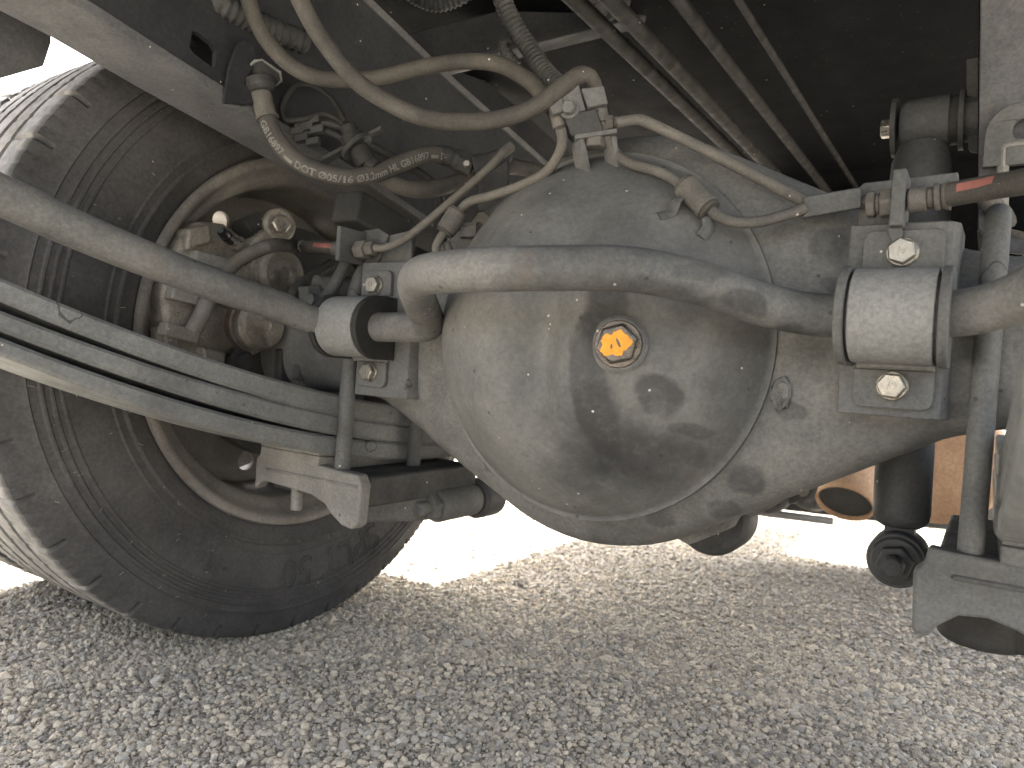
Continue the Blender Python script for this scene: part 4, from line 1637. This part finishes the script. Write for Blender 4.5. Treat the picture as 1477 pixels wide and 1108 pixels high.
for (px, py) in ((440, 176), (452, 174), (443, 184), (430, 190), (458, 188), (452, 205), (436, 200)):
    b = MB()
    b.obox(onD(.735, px, py), (.0068, .005, .0036), AX[0] + .2 * AX[1], AX[2], AX[1])
    b.build('plug', M['darkmetal'], wire, bevel=.001)

# corrugated conduits
def conduit(pts, d, r, label, mat='darkmetal'):
    P = spl([onD(dd, *p) for p, dd in zip(pts, d)], 26)
    P = [np.array(p) for p in P]
    rs = [r * (1.0 if (i // 2) % 2 else .86) for i in range(len(P))]
    b = MB()
    b.tube(P, rs, 16)
    b.build('corrugated_conduit', M[mat], None, smooth=50, label=label, cat='conduit', group='corrugated cable conduits')


conduit([(690, -120), (718, -20), (738, 30), (762, 68), (785, 102), (808, 125)], [.80, .80, .80, .80, .79, .78], .0105, 'corrugated conduit coming down to the junction from the top edge')
conduit([(745, 95), (728, 72), (733, 60), (752, 62), (770, 90), (795, 118)], [.82] * 6, .007, 'small looped corrugated conduit behind the hose loop')
conduit([(80, -110), (250, -30), (320, 8), (375, 36), (440, 62)], [.60, .66, .67, .70, .74], .012, 'thick corrugated conduit along the rail at the top left')
conduit([(540, -120), (578, -30), (610, -2), (645, 1), (690, -30), (740, -120)], [.85] * 6, .011, 'knitted grey conduit hanging in at the top edge', 'web')

# pipes on the right of the junction
o, _ = hose('brake_pipe', [(890, 177), (915, 173), (935, 177), (1000, 208), (1080, 249), (1150, 285), (1180, 297), (1215, 296), (1262, 289)],
            [.602, .60, .598, .588, .57, .55, .542, .535, .523], .0046, M['pipe'], 'straight brake pipe crossing from the junction to the right hose', 'brake pipe')
dd = [.604, .60, .59]
cp = [(868, 175), (876, 200), (890, 222)]
pts2 = [(910, 236), (945, 246), (970, 258), (990, 272)]
P = [J(*p) for p in cp] + [on_dome(*p, off=.012) for p in pts2]
P = [*P[:2], (P[2] + on_dome(890, 222, off=.012)) / 2, *P[3:]]
CL1, CL2 = on_dome(988, 268, off=.019), on_dome(1021, 300, off=.019)
P += [CL1, (CL1 + CL2) / 2, CL2]
P += [onD(.545, 1040, 314), onD(.542, 1065, 321), onD(.540, 1100, 319), onD(.537, 1140, 308), onD(.535, 1162, 300)]
b = MB()
b.tube(spl(P, 7), .0042, 14)
b.build('brake_pipe', M['pipe'], None, label='brake pipe wriggling over the cover through the right clip', cat='brake pipe')
b = MB()
A, B = onD(.538, 1158, 300), onD(.522, 1240, 286)
b.obox((A + B) / 2, (np.linalg.norm(B - A) / 2, .003, .0075), B - A, AX[2], AX[1])
b.build('pipe_strip', M['plate'], brR, bevel=.001)


def pipe_clip(A, B, label, foot):
    t = thing('pipe_clip', label, 'pipe clip', (A + B) / 2, 'clips holding pipes on the cover')
    ax_ = B - A
    L = np.linalg.norm(ax_)
    b = MB()
    b.lathe([(.001, 0), (.0098, 0), (.0098, L), (.001, L)], A, ax_, 24)
    b.build('clip_band', M['pipe'], t, bevel=.0008)
    for s_ in (-.12, 1.0):
        b = MB()
        b.lathe([(.001, L * s_), (.0088, L * s_), (.0088, L * (s_ + .14)), (.001, L * (s_ + .14))], A, ax_, 24)
        b.build('grommet', M['rubber'], t, bevel=.0006)
    for pts in foot:
        b = MB()
        pth = spl(pts, 4)
        b.tube(pth, .005, 8, flat=.32)
        b.build('foot', M['plate'], t)
    return t


pipe_clip(CL1, CL2, 'small pipe clip on two bent feet on the upper right of the cover',
          [[CL1 + (0, .008, -.004), on_dome(976, 290, .012), on_dome(968, 306, .002), on_dome(950, 312, .001)],
           [CL2 + (-.004, .006, -.006), on_dome(1020, 314, .012), on_dome(1022, 328, .006), on_dome(1012, 343, .001)]])
LC1, LC2 = onD(.70, 660, 306), onD(.70, 643, 333)
pipe_clip(LC1, LC2, 'small pipe clip left of the cover beside a slotted tab', [[(LC1 + LC2) / 2 + (.0, .008, 0), onD(.71, 672, 328), onD(.71, 682, 325)]])
o, _ = hose('brake_pipe', [(808, 184), (811, 205), (803, 228), (785, 250), (750, 268), (710, 282), (680, 290), (665, 302), (648, 325), (634, 345), (629, 360), (636, 372), (648, 366), (644, 352)],
            [.602, .61, .62, .635, .655, .67, .69, .70, .70, .70, .70, .70, .705, .71], .0043, M['pipe'], 'brake pipe curling down the left shoulder of the cover', 'brake pipe')
tb = thing('slotted_tab', 'slotted grey tab welded to the left shoulder of the cover', 'bracket', onD(.715, 690, 340))
c0 = onD(.715, 690, 335)
q = [((onD(.715, *p) - c0) @ AX[0], (onD(.715, *p) - c0) @ AX[1]) for p in ((661, 345), (690, 306), (698, 305), (722, 325), (722, 345), (684, 372), (665, 358))]
hq = [((onD(.715, *p) - c0) @ AX[0], (onD(.715, *p) - c0) @ AX[1]) for p in ((674, 342), (690, 320), (702, 326), (684, 348))]
b = MB()
b.prism(q, c0, AX[0], AX[1], -.004, [hq])
b.build('tab', M['pipe'], tb, bevel=.0008)
b = MB()
b.obox(onD(.712, 676, 333), (.008, .006, .007), AX[0], AX[2], AX[1])
b.build('tab_bolt', M['pipe'], tb, bevel=.001)

# right flexible hose
rh = thing('flexible_hose', 'brake hose with a red stripe leaving the frame at the right', 'hose', onY(-.11, 1400, 275), 'rubber brake hoses')
pts = [onY(-.10, 1300, 290), onY(-.10, 1340, 286), onY(-.105, 1380, 279), onY(-.112, 1430, 270), onY(-.125, 1477, 262), onY(-.14, 1530, 250)]
pr = spl(pts, 8)
b = MB()
b.tube(pr[14:], .0080, 20)
b.build('hose', M['rubber'], rh)
for (p0, p1, rs_) in ((1310, 1337, (.0086, .0086)), (1337, 1347, (.0072, .0072)), (1347, 1357, (.0092, .0092)), (1357, 1372, (.0080, .0102))):
    b = MB()
    y0_, y1_ = 291 - (p0 - 1300) * .13, 291 - (p1 - 1300) * .13
    b.tube([onY(-.10, p0, y0_), onY(-.10, p1, y1_)], list(rs_), 18)
    b.build('crimp', M['pipe'], rh, bevel=.0012)
for (p0, p1, rr, nn) in ((1250, 1263, .0095, 6), (1263, 1270, .007, 14), (1270, 1288, .0105, 6)):
    b = MB()
    b.tube([onY(-.10, p0, 297 - (p0 - 1250) * .1), onY(-.10, p1, 297 - (p1 - 1250) * .1)], rr, nn)
    b.build('pipe_nut', M['pipe'], brR, bevel=.001)
Lr = .0
stripe(pr, .036, .060, .0080, .34, 'red_stripe', rh, M['red'], nrm((.2, -.95, .2)))
o, _ = hose('frame_tube', [(1420, 278), (1440, 305), (1468, 335), (1500, 370)], [.60, .60, .60, .60], .0085, M['pipe'], 'short diagonal tube below the right brake hose', 'tube')

# ------------------------------------------------------------------ exhaust and what lies beyond
ex = thing('exhaust_pipe', 'rusty tan exhaust outlet pointing down beyond the axle', 'exhaust', onD(1.25, 1218, 727))
A, B, C_ = onD(1.22, 1218, 727), onD(1.285, 1240, 650), onD(1.42, 1300, 648)
b = MB()
path = spl([A, A + (B - A) * .5, B], 6)
n_ = 40
fr_ = frames(path)
v, f = [], []
rr = .046
for p_, t_, u_, w2 in fr_:
    for k in range(n_):
        a = 2 * math.pi * k / n_
        v.append(p_ + (u_ * math.cos(a) + w2 * math.sin(a)) * rr)
for i in range(len(fr_) - 1):
    for k in range(n_):
        f.append((i * n_ + k, i * n_ + (k + 1) % n_, (i + 1) * n_ + (k + 1) % n_, (i + 1) * n_ + k))
b.add(v, f)
oo = b.build('outlet', M['rust'], ex)
s_ = oo.modifiers.new('thick', 'SOLIDIFY'); s_.thickness = .003
b = MB()
b.tube([A + (B - A) * .06, B], .0415, 32)  # dark capped tube filling the outlet mouth
b.build('dark_bore', M['shock'], ex)
b = MB()
b.tube([B + (B - A) * -.2, C_], .047, 32)
b.build('elbow', M['rust'], ex)
mu = MB()
mc = onD(1.45, 1352, 668)
mu.lathe([(.001, -.02), (.09, -.02), (.11, -.012), (.118, -.004), (.120, 0), (.120, .012), (.116, .016), (.116, .10), (.001, .10)], mc, (.15, 1, 0), 56)
mu.build('muffler', M['rust'], None, label='tan rusty muffler can showing between the shock and the U-bolt', cat='muffler')
b = MB()
A, B = onD(1.56, 1040, 690), onD(1.56, 1460, 742)
b.obox((A + B) / 2, (np.linalg.norm(B - A) / 2 + .08, .03, .048), B - A, np.cross(AX[1], B - A), AX[1])
b.build('far_beam', M['darkmetal'], None, bevel=.006, label='dark crosswise beam low behind the exhaust outlet', cat='beam')
fc_ = thing('far_casting', 'blurry dull casting with bolts between the axle and the exhaust', 'casting', onD(1.45, 1140, 700))
for k, (px, py, rr) in enumerate(((1150, 690, .05), (1175, 712, .035), (1118, 716, .03), (1128, 695, .03), (1100, 722, .022))):
    b = MB()
    b.lathe([(.001, -.03), (rr * .8, -.03), (rr, -.01), (rr, .03), (rr * .7, .05), (.001, .05)], onD(1.46, px, py), (.3 * (k - 2), -1, .2 * (k % 2)), 24)
    b.build('casting_lobe', M['plate'] if k % 2 else M['darkmetal'], fc_, bevel=.006)
for (px, py) in ((1156, 708), (1168, 690), (1135, 705), (1182, 726)):
    b = MB()
    b.hexhead(onD(1.42, px, py), -AX[2], .02, .012)
    b.build('bolt', M['pipe'], fc_)
b = MB()
A, B = onD(1.5, 1090, 738), onD(1.5, 1200, 752)
b.tube([A, (A + B) / 2, B], .008, 12)  # pale rod drawn for the sunlit strip below the beam
b.build('far_sunlit_strip', M['zinc'], None, label='pale rod standing in for a sunlit strip under the dark beam left of the exhaust', cat='pipe')
